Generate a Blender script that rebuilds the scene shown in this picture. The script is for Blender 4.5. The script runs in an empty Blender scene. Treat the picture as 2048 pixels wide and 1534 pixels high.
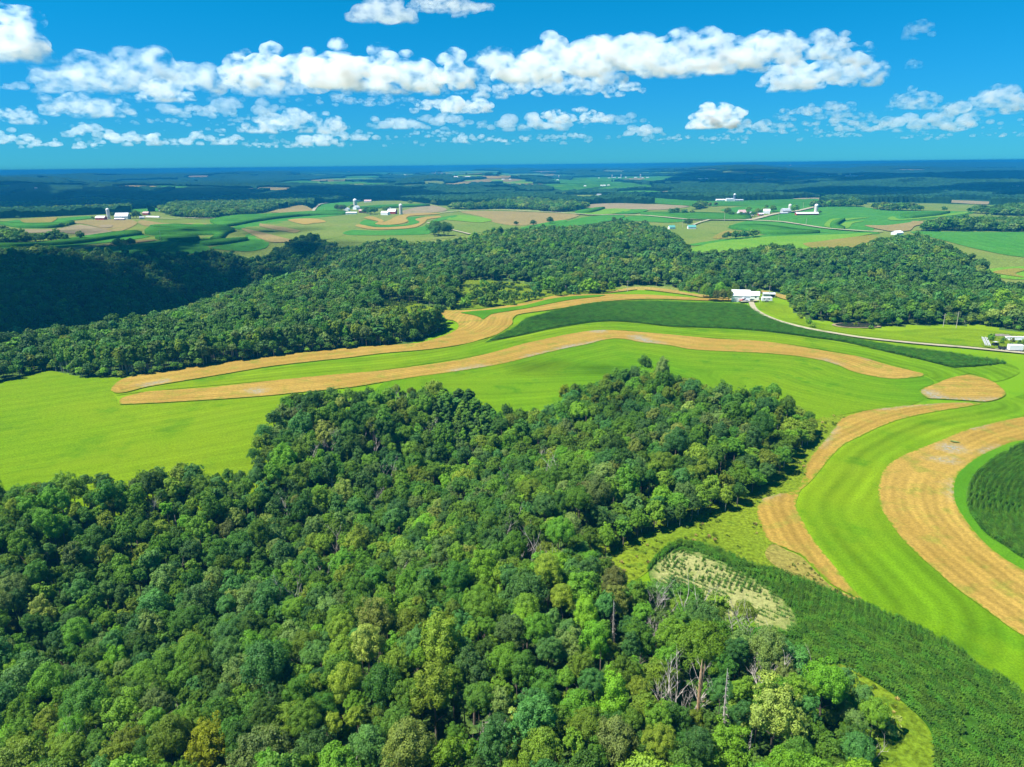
import bpy, bmesh, math, random
import numpy as np
from mathutils import Vector, Matrix
from mathutils.geometry import delaunay_2d_cdt
R_ = random.Random(11)
rng = np.random.default_rng(7)
SC = bpy.context.scene
COL = SC.collection
# ------------------------------------------------------------------ camera
F = 1420.0; PITCH = math.radians(17.1); ROLL = math.radians(-0.6); CAMH = 85.0
cam_d = bpy.data.cameras.new("camera"); cam = bpy.data.objects.new("camera", cam_d); COL.objects.link(cam)
cam_d.sensor_fit = 'HORIZONTAL'; cam_d.sensor_width = 36.0; cam_d.lens = F/2048*36
cam_d.clip_start = 1.0; cam_d.clip_end = 200000
MROT = Matrix.Rotation(math.pi/2-PITCH, 3, 'X') @ Matrix.Rotation(ROLL, 3, 'Z')
cam.matrix_world = Matrix.Translation((0, 0, CAMH)) @ MROT.to_4x4()
SC.camera = cam
RM = np.array(MROT)
def rays(p):
    p = np.asarray(p, float)
    d = np.stack([(p[:, 0]-1024)/F, -(p[:, 1]-767)/F, -np.ones(len(p))], 1)
    return d @ RM.T
def project(x, y, z):
    v = np.stack([x, y, np.asarray(z)-CAMH], -1) @ RM
    return 1024+F*v[..., 0]/-v[..., 2], 767-F*v[..., 1]/-v[..., 2], -v[..., 2]
# ------------------------------------------------------------------ noise and terrain
_pt = np.random.default_rng(3).random((256, 256))
def vnoise(x, y):
    xi = np.floor(x).astype(int); yi = np.floor(y).astype(int)
    u = x-xi; v = y-yi; u = u*u*(3-2*u); v = v*v*(3-2*v)
    a = _pt[xi & 255, yi & 255]; b = _pt[(xi+1) & 255, yi & 255]; c = _pt[xi & 255, (yi+1) & 255]; d = _pt[(xi+1) & 255, (yi+1) & 255]
    return (a*(1-u)+b*u)*(1-v)+(c*(1-u)+d*u)*v
def fbm(x, y, o=4):
    s = 0; a = .5; t = 0
    for i in range(o):
        s = s+a*vnoise(x*2**i+17.3*i, y*2**i-9.1*i); t += a; a *= .5
    return s/t
def sst(a, b, x):
    t = np.clip((x-a)/(b-a), 0, 1); return t*t*(3-2*t)
def pdist(x, y, P):
    best = None
    for (ax, ay), (bx, by) in zip(P[:-1], P[1:]):
        dx, dy = bx-ax, by-ay; L = dx*dx+dy*dy+1e-9
        t = np.clip(((x-ax)*dx+(y-ay)*dy)/L, 0, 1)
        d = np.hypot(x-ax-t*dx, y-ay-t*dy)
        best = d if best is None else np.minimum(best, d)
    return best
RAVINE = [(-8, 215), (-45, 165), (-95, 105), (-150, 50), (-220, -40)]
VAL1 = [(-900, 350), (-400, 392), (-305, 460), (-290, 560), (-275, 640), (-250, 700)]
VAL2 = [(-250, 700), (-110, 650), (60, 620), (190, 600), (330, 530), (480, 520), (700, 470)]
def H(x, y):
    x = np.asarray(x, float); y = np.asarray(y, float)
    d = np.hypot(x, y)
    z = -17*np.exp(-(pdist(x, y, RAVINE)/40)**2)
    near = d < 2500
    w = -np.where(near, 50*np.exp(-(pdist(x, y, VAL1)/80)**2), 0)
    w2 = -np.where(near, 24*np.exp(-(pdist(x, y, VAL2)/70)**2), 0)
    z = z+np.minimum(w, w2)
    z = z+sst(650, 1500, d)*12*(fbm(x/330+5, y/330)-.5)
    f2 = sst(1700, 3000, d); f3 = sst(6500, 12000, d)
    lv = np.exp(-((x+1350)/1000)**2-((y-3000)/1000)**2)
    far = -14+215*(fbm(x/1500+3, y/1100+8, 4)-.5)-80*lv
    vfar = 30+125*(fbm(x/5200+1, y/2600+2, 3)-.5)+20*sst(14000, 26000, d)
    z = z*(1-f2)+far*f2
    z = z*(1-f3)+vfar*f3
    return np.minimum(z, np.where(d < 10500, 58, 80))
TS = np.concatenate([np.geomspace(45, 60000, 700)])
def unproject(p, off=0.0):
    d = rays(p); off = np.broadcast_to(np.asarray(off, float), (len(d),))
    X = d[:, :1]*TS; Y = d[:, 1:2]*TS; Z = CAMH+d[:, 2:]*TS
    g = Z-H(X, Y)-off[:, None]
    k = np.where((g < 0).any(1), (g < 0).argmax(1), len(TS)-1); k = np.maximum(k, 1)
    lo = TS[k-1].copy(); hi = TS[k].copy()
    for _ in range(22):
        m = (lo+hi)/2
        gm = CAMH+d[:, 2]*m-H(d[:, 0]*m, d[:, 1]*m)-off
        hi = np.where(gm < 0, m, hi); lo = np.where(gm < 0, lo, m)
    t = (lo+hi)/2
    return np.stack([d[:, 0]*t, d[:, 1]*t], 1)
def at(px, py, off=0.0):
    q = unproject([(px, py)], off)[0]
    return float(q[0]), float(q[1]), float(H(q[0], q[1]))
def smooth_poly(P, n=4, closed=True):
    P = np.asarray(P, float); N = len(P); out = []
    rngk = range(N) if closed else range(N-1)
    for i in rngk:
        g = lambda j: P[j % N] if closed else P[min(max(j, 0), N-1)]
        p0, p1, p2, p3 = g(i-1), g(i), g(i+1), g(i+2)
        L = np.linalg.norm((p2-p1)[:2])
        m1 = (p2-p0); m2 = (p3-p1)
        s1 = min(.5, .5*L/(np.linalg.norm(m1[:2])*.5+1e-6)); s2 = min(.5, .5*L/(np.linalg.norm(m2[:2])*.5+1e-6))
        m1 = m1*s1; m2 = m2*s2
        for k in range(n):
            t = k/n
            out.append((2*t**3-3*t*t+1)*p1+(t**3-2*t*t+t)*m1+(-2*t**3+3*t*t)*p2+(t**3-t*t)*m2)
    if not closed: out.append(P[-1])
    return np.array(out)
def inside(x, y, P):
    x = np.asarray(x, float); y = np.asarray(y, float)
    r = np.zeros(x.shape, bool)
    bx0, by0 = P.min(0)[:2]; bx1, by1 = P.max(0)[:2]
    m = (x >= bx0) & (x <= bx1) & (y >= by0) & (y <= by1)
    if not m.any(): return r
    xs = x[m]; ys = y[m]; rr = np.zeros(xs.shape, bool)
    j = len(P)-1
    for i in range(len(P)):
        xi, yi = P[i][:2]; xj, yj = P[j][:2]
        if yi != yj:
            c = ((yi > ys) != (yj > ys)) & (xs < (xj-xi)*(ys-yi)/(yj-yi)+xi)
            rr ^= c
        j = i
    r[m] = rr
    return r
def wpoly(P, z=0.0, n=4):
    """image outline -> outline on the terrain; a third value per vertex is the height above ground of what is seen there"""
    Q = np.array([(p[0], p[1], p[2] if len(p) > 2 else z) for p in P], float)
    Q = smooth_poly(Q, n)
    return unproject(Q[:, :2], Q[:, 2])
# ------------------------------------------------------------------ materials
def mat(name):
    m = bpy.data.materials.new(name); m.use_nodes = True
    nt = m.node_tree; nt.nodes.clear()
    return m, nt, nt.nodes, nt.links
class G:
    """tiny node-graph helper"""
    def __init__(s, nt): s.nt = nt; s.n = nt.nodes; s.l = nt.links
    def put(s, sock, v):
        if v is None: return
        if isinstance(v, bpy.types.NodeSocket): s.l.new(v, sock)
        else:
            if sock.type == 'RGBA' and len(v) == 3: v = (*v, 1)
            sock.default_value = v
    def node(s, t, **k):
        n = s.n.new(t)
        for a, b in k.items(): setattr(n, a, b)
        return n
    def noise(s, vec, scale, detail=3, rough=.55, dim='3D'):
        n = s.node('ShaderNodeTexNoise'); s.put(n.inputs['Vector'], vec); n.inputs['Scale'].default_value = scale
        n.inputs['Detail'].default_value = detail; n.inputs['Roughness'].default_value = rough
        return n.outputs['Fac']
    def ramp(s, fac, a, b, lo=0., hi=1.):
        n = s.node('ShaderNodeMapRange', interpolation_type='SMOOTHSTEP'); s.put(n.inputs['Value'], fac)
        for k, v in zip(('From Min', 'From Max', 'To Min', 'To Max'), (a, b, lo, hi)): n.inputs[k].default_value = v
        return n.outputs['Result']
    def mix(s, f, a, b, mode='MIX'):
        n = s.node('ShaderNodeMix', data_type='RGBA', blend_type=mode)
        s.put(n.inputs[0], f); s.put(n.inputs[6], a); s.put(n.inputs[7], b)
        return n.outputs[2]
    def math(s, op, a, b=None):
        n = s.node('ShaderNodeMath', operation=op); s.put(n.inputs[0], a)
        if b is not None: s.put(n.inputs[1], b)
        return n.outputs[0]
    def pos(s): return s.node('ShaderNodeNewGeometry').outputs['Position']
    def attr(s, name): return s.node('ShaderNodeAttribute', attribute_name=name).outputs['Fac']
    def bump(s, h, strength=.5, dist=.3):
        n = s.node('ShaderNodeBump'); n.inputs['Strength'].default_value = strength; n.inputs['Distance'].default_value = dist
        s.put(n.inputs['Height'], h); return n.outputs['Normal']
    def princ(s, col, rough=.8, spec=.2, normal=None, metal=0.):
        n = s.node('ShaderNodeBsdfPrincipled'); s.put(n.inputs['Base Color'], col); s.put(n.inputs['Roughness'], rough)
        n.inputs['Specular IOR Level'].default_value = spec; n.inputs['Metallic'].default_value = metal
        if normal is not None: s.put(n.inputs['Normal'], normal)
        return n.outputs[0]
    def out(s, sh, vol=None):
        o = s.node('ShaderNodeOutputMaterial')
        if sh is not None: s.l.new(sh, o.inputs['Surface'])
        if vol is not None: s.l.new(vol, o.inputs['Volume'])
def field_mat(name, c1, c2, c3, big=.02, med=.09, fine=.9, stripe=None, fvar=.35, bump=.5, patch=(.55, .7), weedy=False, edge=None, ew=(-.2, .7, 4.)):
    m, nt, n, l = mat(name); g = G(nt); p = g.pos()
    a = g.noise(p, big, 4, .6); b = g.noise(p, med, 5, .65); f = g.noise(p, fine, 4, .7)
    col = g.mix(g.ramp(a, .35, .65), c1, c2)
    col = g.mix(g.ramp(b, *patch), col, c3)
    col = g.mix(1., col, g.mix(g.ramp(f, .25, .75), (1-fvar,)*3, (1+fvar,)*3), 'MULTIPLY')
    if stripe:
        for per, st in stripe:
            ac = g.attr('across')
            ph = g.math('ADD', g.math('MULTIPLY', ac, 2*math.pi/per), g.math('MULTIPLY', b, 3.0))
            sn = g.math('SINE', ph)
            amp = g.math('MULTIPLY', g.ramp(g.noise(p, .035, 3), .33, .6, .3, 1.), st)
            k = g.math('ADD', g.math('MULTIPLY', sn, amp), 1.0)
            cx = g.node('ShaderNodeCombineColor')
            for q in range(3): l.new(k, cx.inputs[q])
            col = g.mix(1., col, cx.outputs[0], 'MULTIPLY')
    if weedy:
        wn = g.noise(p, .7, 5, .75)
        k = g.math('MULTIPLY', g.attr('weedy'), g.ramp(wn, .36, .58))
        col = g.mix(k, col, g.mix(g.ramp(g.noise(p, 1.9, 3), .35, .65), (.27, .255, .25), (.17, .19, .09)))
    if edge:
        e = g.math('ADD', g.attr('edge'), g.math('MULTIPLY', g.math('SUBTRACT', g.noise(p, .55, 5, .75), .5), ew[2]))
        col = g.mix(g.ramp(e, ew[0], ew[1]), edge, col)
    g.out(g.princ(col, .95, .0, g.bump(f, bump, .35)))
    return m
def plain_mat(name, col, rough=.6, spec=.3, var=.12, scale=1.5, metal=0.):
    m, nt, n, l = mat(name); g = G(nt)
    tc = g.node('ShaderNodeTexCoord').outputs['Object']
    f = g.noise(tc, scale, 4, .65)
    c = g.mix(1., col, g.mix(g.ramp(f, .3, .7), (1-var,)*3, (1+var,)*3), 'MULTIPLY')
    g.out(g.princ(c, rough, spec, None, metal)); return m
def leaf_mat(name, c, c2=None, trans=.36):
    m, nt, n, l = mat(name); g = G(nt)
    tc = g.node('ShaderNodeTexCoord').outputs['Object']
    oi = g.node('ShaderNodeObjectInfo')
    c2 = c2 or (c[0]*1.2, c[1]*1.15, c[2]*.85)
    f = g.noise(tc, .35, 2, .5)
    fin = g.noise(tc, 2.2, 2, .6)
    col = g.mix(g.ramp(f, .35, .68), c, c2)
    rnd = oi.outputs['Random']
    val = g.ramp(rnd, 0, 1, .72, 1.3)
    val = g.math('MULTIPLY', val, g.ramp(fin, .25, .75, .75, 1.25))
    hs = g.node('ShaderNodeHueSaturation'); l.new(col, hs.inputs['Color']); l.new(val, hs.inputs['Value'])
    hr = g.math('FRACT', g.math('MULTIPLY', rnd, 7.31)); l.new(g.ramp(hr, 0, 1, .488, .512), hs.inputs['Hue'])
    sh = g.princ(hs.outputs[0], .55, .25)
    t = g.node('ShaderNodeBsdfTranslucent'); l.new(hs.outputs[0], t.inputs['Color'])
    mx = g.node('ShaderNodeMixShader'); mx.inputs[0].default_value = trans
    l.new(sh, mx.inputs[1]); l.new(t.outputs[0], mx.inputs[2]); g.out(mx.outputs[0])
    return m
M = {}
HAY = ((.088, .182, .004), (.130, .204, .006), (.060, .148, .004))
M['hay'] = field_mat('hay_grass', *HAY, big=.013, med=.05, patch=(.5, .72), stripe=[(13.0, .13), (4.2, .12)], fine=2.6, fvar=.25, bump=.1)
M['hay_plain'] = field_mat('hay_grass_even', (.098, .186, .004), (.130, .202, .006), (.072, .155, .005), big=.013, med=.045, fine=2.2, fvar=.3, bump=.1, patch=(.5, .72), stripe=[(7.5, .07), (2.7, .05)])
M['hay_deep'] = field_mat('hay_grass_deep', (.050, .150, .006), (.072, .170, .006), (.045, .13, .006), stripe=[(9.0, .08), (3.1, .07)], fine=2.4, fvar=.25, bump=.1)
M['hay_mid'] = field_mat('hay_grass_mid', (.070, .172, .004), (.108, .192, .005), (.055, .148, .005), big=.013, stripe=[(9.0, .08), (3.1, .07)], fine=2.4, fvar=.25, bump=.1)
M['wheat'] = field_mat('wheat_stubble', (.295, .198, .043), (.258, .168, .033), (.190, .178, .028), stripe=[(8., .10), (2.4, .12)], fine=1.8, fvar=.26, med=.13, patch=(.48, .70), bump=.15, weedy=True, edge=(.115, .18, .008))
M['wheat_pale'] = field_mat('wheat_pale', (.29, .215, .06), (.26, .185, .045), (.21, .185, .035), fine=.7)
M['rough'] = field_mat('rough_grass', (.105, .165, .010), (.135, .185, .012), (.07, .13, .010), med=.16, fine=1.1, fvar=.5, bump=.9)
M['olive'] = field_mat('olive_brown_grass', (.17, .165, .032), (.21, .175, .042), (.12, .15, .024), med=.14, fine=1.2, fvar=.45)
M['weed'] = field_mat('grey_weeds', (.30, .27, .20), (.24, .24, .15), (.17, .2, .06), med=.3, fine=1.6, fvar=.5, bump=1.)
M['soil'] = field_mat('corn_soil', (.265, .265, .10), (.21, .225, .07), (.12, .18, .025), med=.15, fine=1.5, fvar=.35, edge=(.055, .12, .014), ew=(-1., 2.5, 9.))
M['cornbase'] = field_mat('corn_ground', (.028, .085, .009), (.036, .10, .009), (.045, .09, .012))
M['corn_far'] = field_mat('corn_canopy', (.034, .135, .016), (.05, .16, .018), (.028, .10, .016), fine=.7, fvar=.45, bump=1.)
M['bean'] = field_mat('soybean_green', (.042, .165, .022), (.055, .18, .024), (.035, .13, .022), fine=.6, stripe=[(14, .07)])
M['bean_lime'] = field_mat('soybean_lime', (.10, .225, .02), (.125, .24, .024), (.07, .19, .02), fine=.6)
M['pasture'] = field_mat('pasture', (.115, .170, .030), (.145, .180, .040), (.08, .142, .026), big=.008, med=.03, fine=.5)
M['tan'] = field_mat('tan_field', (.23, .18, .068), (.205, .165, .064), (.155, .155, .045), big=.008, med=.03, fine=.5)
M['brown'] = field_mat('brown_field', (.20, .17, .09), (.24, .19, .11), (.13, .15, .06), big=.008, med=.03, fine=.5)
M['gravel'] = field_mat('gravel', (.33, .295, .20), (.37, .33, .23), (.22, .22, .11), fine=1.5, fvar=.15)
M['floor'] = field_mat('woodland_floor', (.05, .10, .02), (.07, .12, .024), (.035, .075, .018), med=.2, fine=1., fvar=.5)
M['wood_far'] = field_mat('far_woodland', (.016, .055, .022), (.024, .07, .026), (.011, .04, .018), big=.002, med=.012, fine=.09, fvar=.55, bump=.0)  # darker than the nearer leaves: cloud shade on far woods put into the colour
SPEC = {  # leaf colours: name -> (colour words, albedo)
 'deep':   ('dark green', (.076, .192, .022)),
 'blue':   ('blue-green', (.084, .212, .044)),
 'mid':    ('mid green', (.124, .266, .020)),
 'grey':   ('grey-green', (.152, .252, .058)),
 'olive':  ('olive-green', (.185, .285, .024)),
 'brown':  ('brownish green', (.15, .19, .045)),
 'lime':   ('bright lime-green', (.155, .33, .018)),
 'pale':   ('pale yellow-green', (.25, .33, .06)),
 'yellow': ('yellow', (.30, .36, .010)),
}
LEAF = {k: leaf_mat('leaves_'+k, v[1]) for k, v in SPEC.items()}
M['bark'] = plain_mat('bark', (.16, .13, .10), .9, .1, .3, 2.)
M['palebark'] = plain_mat('pale_bark', (.42, .39, .34), .9, .1, .25, 2.)
M['deadwood'] = plain_mat('dead_wood', (.42, .38, .33), .9, .1, .3, 1.5)
M['brownwood'] = plain_mat('split_wood', (.40, .26, .15), .9, .1, .3, 1.5)
# ------------------------------------------------------------------ object helpers
def tag(o, label=None, cat=None, kind=None, group=None):
    if label: o['label'] = label
    if cat: o['category'] = cat
    if kind: o['kind'] = kind
    if group: o['group'] = group
    return o
def mesh(name, V, Fc, mats=(), smooth=False, mi=None):
    me = bpy.data.meshes.new(name)
    if isinstance(V, np.ndarray): V = V.tolist()
    if isinstance(Fc, np.ndarray): Fc = Fc.tolist()
    me.from_pydata(V, [], Fc)
    for m in mats: me.materials.append(m)
    if mi is not None: me.polygons.foreach_set('material_index', np.asarray(mi, np.int32))
    if smooth: me.polygons.foreach_set('use_smooth', np.ones(len(me.polygons), bool))
    me.update(); return me
def link(name, me, parent=None, loc=None, rz=0.):
    o = bpy.data.objects.new(name, me); COL.objects.link(o)
    if parent is not None: o.parent = parent
    if loc is not None: o.location = loc
    if rz: o.rotation_euler = (0, 0, rz)
    return o
def empty(name, loc=(0, 0, 0), rz=0.):
    o = bpy.data.objects.new(name, None); COL.objects.link(o); o.location = loc; o.rotation_euler = (0, 0, rz)
    o.empty_display_size = .5
    return o
FIELDS = {}; WEEDP = []
def field(key, name, P, m, layer, label, sp=None, guide=None, tall=0., world=None, n=4):
    W = wpoly(P, n=n) if world is None else world
    cx, cy = W.mean(0); dist = math.hypot(cx, cy)
    if sp is None: sp = max(1.7, dist/(95 if name == 'wheat_field' else 45))
    # densify outline
    out = []
    for a, b in zip(W, np.roll(W, -1, 0)):
        L = np.hypot(*(b-a)); k = max(1, int(L/(sp*1.5)))
        for i in range(k): out.append(a+(b-a)*i/k)
    B = np.array(out); keep = [0]
    for i in range(1, len(B)):
        if np.hypot(*(B[i]-B[keep[-1]])) > sp*.12: keep.append(i)
    B = B[keep]
    x0, y0 = B.min(0); x1, y1 = B.max(0)
    while (x1-x0)*(y1-y0)/sp**2 > 30000: sp *= 1.2
    gx, gy = np.meshgrid(np.arange(x0, x1, sp), np.arange(y0, y1, sp)); gx = gx.ravel(); gy = gy.ravel()
    gx = gx+(rng.random(gx.shape)-.5)*sp*.3; gy = gy+(rng.random(gy.shape)-.5)*sp*.3
    ok = inside(gx, gy, B)
    gx = gx[ok]; gy = gy[ok]
    if len(gx):
        d = pdist(gx, gy, np.vstack([B, B[:1]])); gx = gx[d > sp*.35]; gy = gy[d > sp*.35]
    pts = [Vector(p) for p in B]+[Vector(p) for p in zip(gx, gy)]
    r = delaunay_2d_cdt(pts, [], [list(range(len(B)))], 1, 1e-4)
    v2 = np.array([(v.x, v.y) for v in r[0]]); fc = r[2]
    off = layer*(.05+.00045*np.hypot(v2[:, 0], v2[:, 1]))+tall
    V = np.column_stack([v2, H(v2[:, 0], v2[:, 1])+off])
    fl = [list(f) for f in fc]
    # orient up
    fl = [f if ((V[f[1]]-V[f[0]])[0]*(V[f[2]]-V[f[0]])[1]-(V[f[1]]-V[f[0]])[1]*(V[f[2]]-V[f[0]])[0]) > 0 else f[::-1] for f in fl]
    if tall:   # closed sides down to the ground
        cnt = {}
        for f in fl:
            for a, b in zip(f, f[1:]+f[:1]): cnt[(a, b)] = 1
        bd = [(a, b) for (a, b) in cnt if (b, a) not in cnt]
        low = {}; VL = V.tolist()
        for a, b in bd:
            for q in (a, b):
                if q not in low:
                    low[q] = len(VL); VL.append([V[q][0], V[q][1], V[q][2]-off[q]-.3])
        for a, b in bd: fl.append([b, a, low[a], low[b]])
        V = np.array(VL)
    me = mesh(name, V, fl, [m], True)
    gd = np.asarray(guide if guide is not None else np.vstack([B, B[:1]]))
    at_ = me.attributes.new('across', 'FLOAT', 'POINT'); at_.data.foreach_set('value', pdist(V[:, 0], V[:, 1], gd).astype(np.float32))
    at_ = me.attributes.new('edge', 'FLOAT', 'POINT'); at_.data.foreach_set('value', pdist(V[:, 0], V[:, 1], np.vstack([B, B[:1]])).astype(np.float32))
    wd = np.zeros(len(V))
    for Pw in WEEDP:
        Pi = np.vstack([Pw, Pw[:1]]); dd = pdist(V[:, 0], V[:, 1], Pi); wd = np.maximum(wd, np.where(inside(V[:, 0], V[:, 1], Pw), np.clip(.5+dd/3, 0, 1), np.clip(.5-dd/3, 0, 1)))
    at_ = me.attributes.new('weedy', 'FLOAT', 'POINT'); at_.data.foreach_set('value', wd.astype(np.float32))
    o = link(name, me); tag(o, label, name.replace('_', ' ').split()[-1] if name.split('_')[-1] in ('field', 'pond', 'road', 'track') else name.replace('_', ' '), 'structure')
    FIELDS[key] = W
    return o
# ------------------------------------------------------------------ woods: where trees stand
C14 = 14
W1 = wpoly([(-150,982,8),(0,972,8),(100,963,8),(250,953,8),(320,937,8),(400,939,8),(480,925,9),(505,885,9),(525,845,9),(565,797,9),(640,784,9),(760,774,9),(850,764,9),(930,772,9),(968,800,9),(985,815,9),(1040,812,8),(1082,810,9),(1125,790,9),(1165,758,9),(1215,742,9),(1290,728,9),(1350,742,9),(1400,758,9),(1480,778,9),(1580,783,9),(1636,800,11),(1646,822,6),(1642,850,3),(1634,866,2),(1618,887,2),(1594,906,2),(1584,927,2),(1561,949,2),(1540,962,2),(1516,978,2),(1500,994,2),(1450,1015,2),(1380,1038,2),(1317,1053,2),(1273,1072,2),(1245,1084,2),(1214,1103,2),(1206,1125,1),(1228,1150,3),(1262,1157,6),(1296,1151,7),(1352,1155,7),(1403,1174,7),(1448,1190,7),(1502,1199,7),(1524,1230,8),(1549,1255,8),(1606,1274,8),(1660,1315,7),(1698,1350,5),(1712,1393,4),(1742,1425,3),(1764,1463,2),(1744,1510,2),(1752,1600,2),(1800,1900,2),(1000,2150,2),(-200,2100,2),(-350,1300,9)], n=3)
W2 = wpoly([(-300,785,1),(-100,772,1),(0,762,1),(40,752,1),(75,741,1),(100,737,1),(150,750,1),(250,751,1),(300,745,1),(410,729,1),(513,715,1),(581,706,1),(700,694,1),(800,684,1),(850,675,1),(878,661,1),(890,650,3),(884,633,4),(874,617,2),(908,605,0),(917,598,0),(916,580,4),(919,563,2),(960,561,0),(1042,566,0),(1066,571,0),(1100,579,0),(1140,582,0),(1200,579,0),(1230,575,0),(1281,571,0),(1340,576,0),(1390,586,0),(1430,588,0),(1470,583,0),(1500,579,0),(1520,581,0),(1553,587,0),(1577,594,0),(1575,602,0),(1584,615,0),(1590,626,0),(1621,639,0),(1666,646,0),(1707,648,0),(1758,654,0),(1782,653,0),(1826,651,0),(1871,650,0),(1929,650,0),(1980,654,0),(2048,663,0),(2200,685,0),(2450,700,0),(2450,560,9),(2200,548,9),(2048,540,9),(1960,517,9),(1900,489,9),(1850,473,9),(1800,472,9),(1745,480,9),(1700,492,9),(1650,494,9),(1600,492,9),(1545,489,9),(1480,497,9),(1440,502,9),(1392,502,9),(1380,490,9),(1364,474,9),(1335,458,9),(1290,447,9),(1230,444,9),(1190,449,9),(1150,455,9),(1100,454,9),(1050,458,9),(1000,460,9),(970,463,9),(935,476,9),(900,480,9),(850,484,9),(800,480,9),(760,480,9),(715,489,9),(690,492,9),(660,482,9),(635,470,9),(610,468,9),(585,477,9),(560,488,10),(545,500,4),(525,512,8),(500,512,9),(470,500,9),(420,500,9),(350,502,9),(300,507,9),(200,502,9),(120,499,9),(50,494,9),(0,502,9),(-200,512,9)], n=3)
CLEAR = [wpoly(p, n=3) for p in (
 [(752,606,0),(800,606,0),(850,612,0),(872,622,0),(868,628,8),(846,622,9),(800,618,9),(752,610,8)],
 [(1970,541,0),(2048,534,0),(2150,534,0),(2150,560,10),(2048,560,10),(2000,556,10)],
 [(1372,452,0),(1425,441,0),(1455,445,0),(1418,462,4),(1380,466,6)],
 [(1322,452,0),(1352,450,0),(1358,458,2),(1330,460,2)],
 [(495,502,0),(535,498,0),(538,512,6),(505,514,6)])]
MIDW = [wpoly(p, n=2) for p in (
 [(-60,458,10),(20,457,10),(60,466,10),(130,464,10),(160,471,8),(200,473,0),(150,482,0),(60,487,0),(-60,487,0)],
 [(-60,404,12),(60,402,12),(120,398,12),(170,393,12),(205,392,12),(250,397,12),(300,398,12),(345,400,12),(400,397,12),(440,390,12),(500,386,12),(560,384,12),(620,386,12),(700,392,12),(700,398,0),(660,403,0),(630,408,0),(600,411,0),(560,417,0),(530,425,0),(490,432,0),(440,437,0),(390,437,0),(345,432,0),(300,420,0),(262,424,0),(215,424,0),(120,425,0),(90,426,0),(0,430,0),(-60,440,0)],
 [(888,410,12),(900,404,12),(960,404,12),(1035,393,12),(1100,397,12),(1150,401,12),(1182,406,10),(1180,416,0),(1150,423,0),(1100,425,0),(1070,420,0),(1000,418,0),(940,420,0),(895,418,0)],
 [(1385,410,9),(1395,403,10),(1435,403,10),(1437,411,0),(1400,418,0)],
 [(1322,422,8),(1345,419,8),(1420,420,8),(1420,430,0),(1325,430,0)],
 [(1385,484,8),(1440,460,8),(1480,439,8),(1492,440,6),(1490,446,0),(1450,467,0),(1420,482,0),(1400,494,0)],
 [(1445,470,7),(1525,464,6),(1525,472,0),(1440,479,0)],
 [(1838,448,10),(1850,440,11),(1900,433,12),(1960,430,12),(2048,434,12),(2250,432,12),(2250,464,0),(2048,464,0),(1960,463,0),(1900,463,0),(1850,463,0),(1826,461,0)],
 [(1612,406,10),(1650,404,10),(1700,401,12),(1760,404,12),(1850,407,12),(1900,409,12),(1980,411,12),(2050,403,12),(2250,403,12),(2250,433,0),(2048,433,0),(1960,428,0),(1900,423,0),(1830,422,0),(1760,422,0),(1720,412,0),(1640,412,0)])]
MIDCLEAR = [wpoly(p, n=2) for p in (
 [(105,412),(180,409),(222,411),(228,416),(150,418)], [(170,416),(208,413),(208,420),(172,420)], [(262,417),(300,415),(338,415),(338,420),(300,423),(262,426)])]
def in_any(x, y, L):
    r = np.zeros(np.shape(x), bool)
    for P in L: r |= inside(x, y, P)
    return r
# ------------------------------------------------------------------ fields, tracks and water
f_ = field
# grey weedy patches in the stubble
for i, P in enumerate([[(1841,783),(1856,782),(1875,788),(1885,795),(1960,800),(2000,797),(1968,806),(1915,806),(1860,800)],
    [(1110,700),(1130,693),(1180,686),(1205,681),(1216,683),(1180,690),(1127,701)],[(1258,674),(1275,672),(1300,680),(1330,688),(1320,689),(1281,684)],
    [(900,742),(950,733),(985,730),(975,734),(915,745)],[(1042,716),(1075,708),(1105,702),(1100,706),(1060,715)],[(1632,718),(1650,720),(1675,728),(1678,733),(1655,729)],
    [(1720,712),(1745,716),(1758,721),(1740,721)],[(495,780),(525,778),(530,786),(500,787)],[(1640,890),(1655,868),(1668,853),(1674,857),(1660,874),(1647,893)],
    [(1878,893),(1895,889),(1925,896),(1930,905),(1905,906),(1882,900)],[(1858,918),(1880,916),(1916,922),(1912,927),(1880,925)],[(1897,985),(1905,962),(1912,966),(1909,1000),(1902,1000)],
    [(1935,856),(1965,850),(1968,853),(1940,860)],[(1520,1000),(1545,985),(1560,980),(1557,987),(1535,998)],[(1180,662),(1205,660),(1212,664),(1190,667)],[(280,771),(320,763),(345,760),(330,766),(290,775)],
    [(1960,905),(1985,895),(2000,893),(1990,900),(1968,911)],[(1757,822),(1820,813),(1900,806),(1905,804),(1830,809),(1760,817)]]):
    FIELDS['weed%d' % i] = wpoly(P); WEEDP.append(FIELDS['weed%d' % i])
LOC = lambda s: s
STRIPA_LOW = [(222,780),(229,787),(253,785.5),(290,776),(342,767),(444,750),(547,733),(700,716),(768,707.5),(837,702),(891,695.5),(939,687),(970,678),(994,670),(1014,658),(1025,648),(1026,639),(1035,630.5),(1076,624),(1127,617),(1178,608),(1247,601),(1315,599),(1400,602),(1482,604)]
STRIPA_UP = [(1470,600),(1400,597),(1330,592.5),(1298,590.5),(1213,589.5),(1151,590),(1110,592),(1076,600),(1042,608),(1008,613),(967,619),(922,622),(876,622),(886,632),(891,639),(910,644),(917,653),(912,661),(891,671.6),(864,680),(837,687),(768,692),(700,697),(581,709),(513,718),(410,731),(342,741.6),(273,752),(239,762)]
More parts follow.
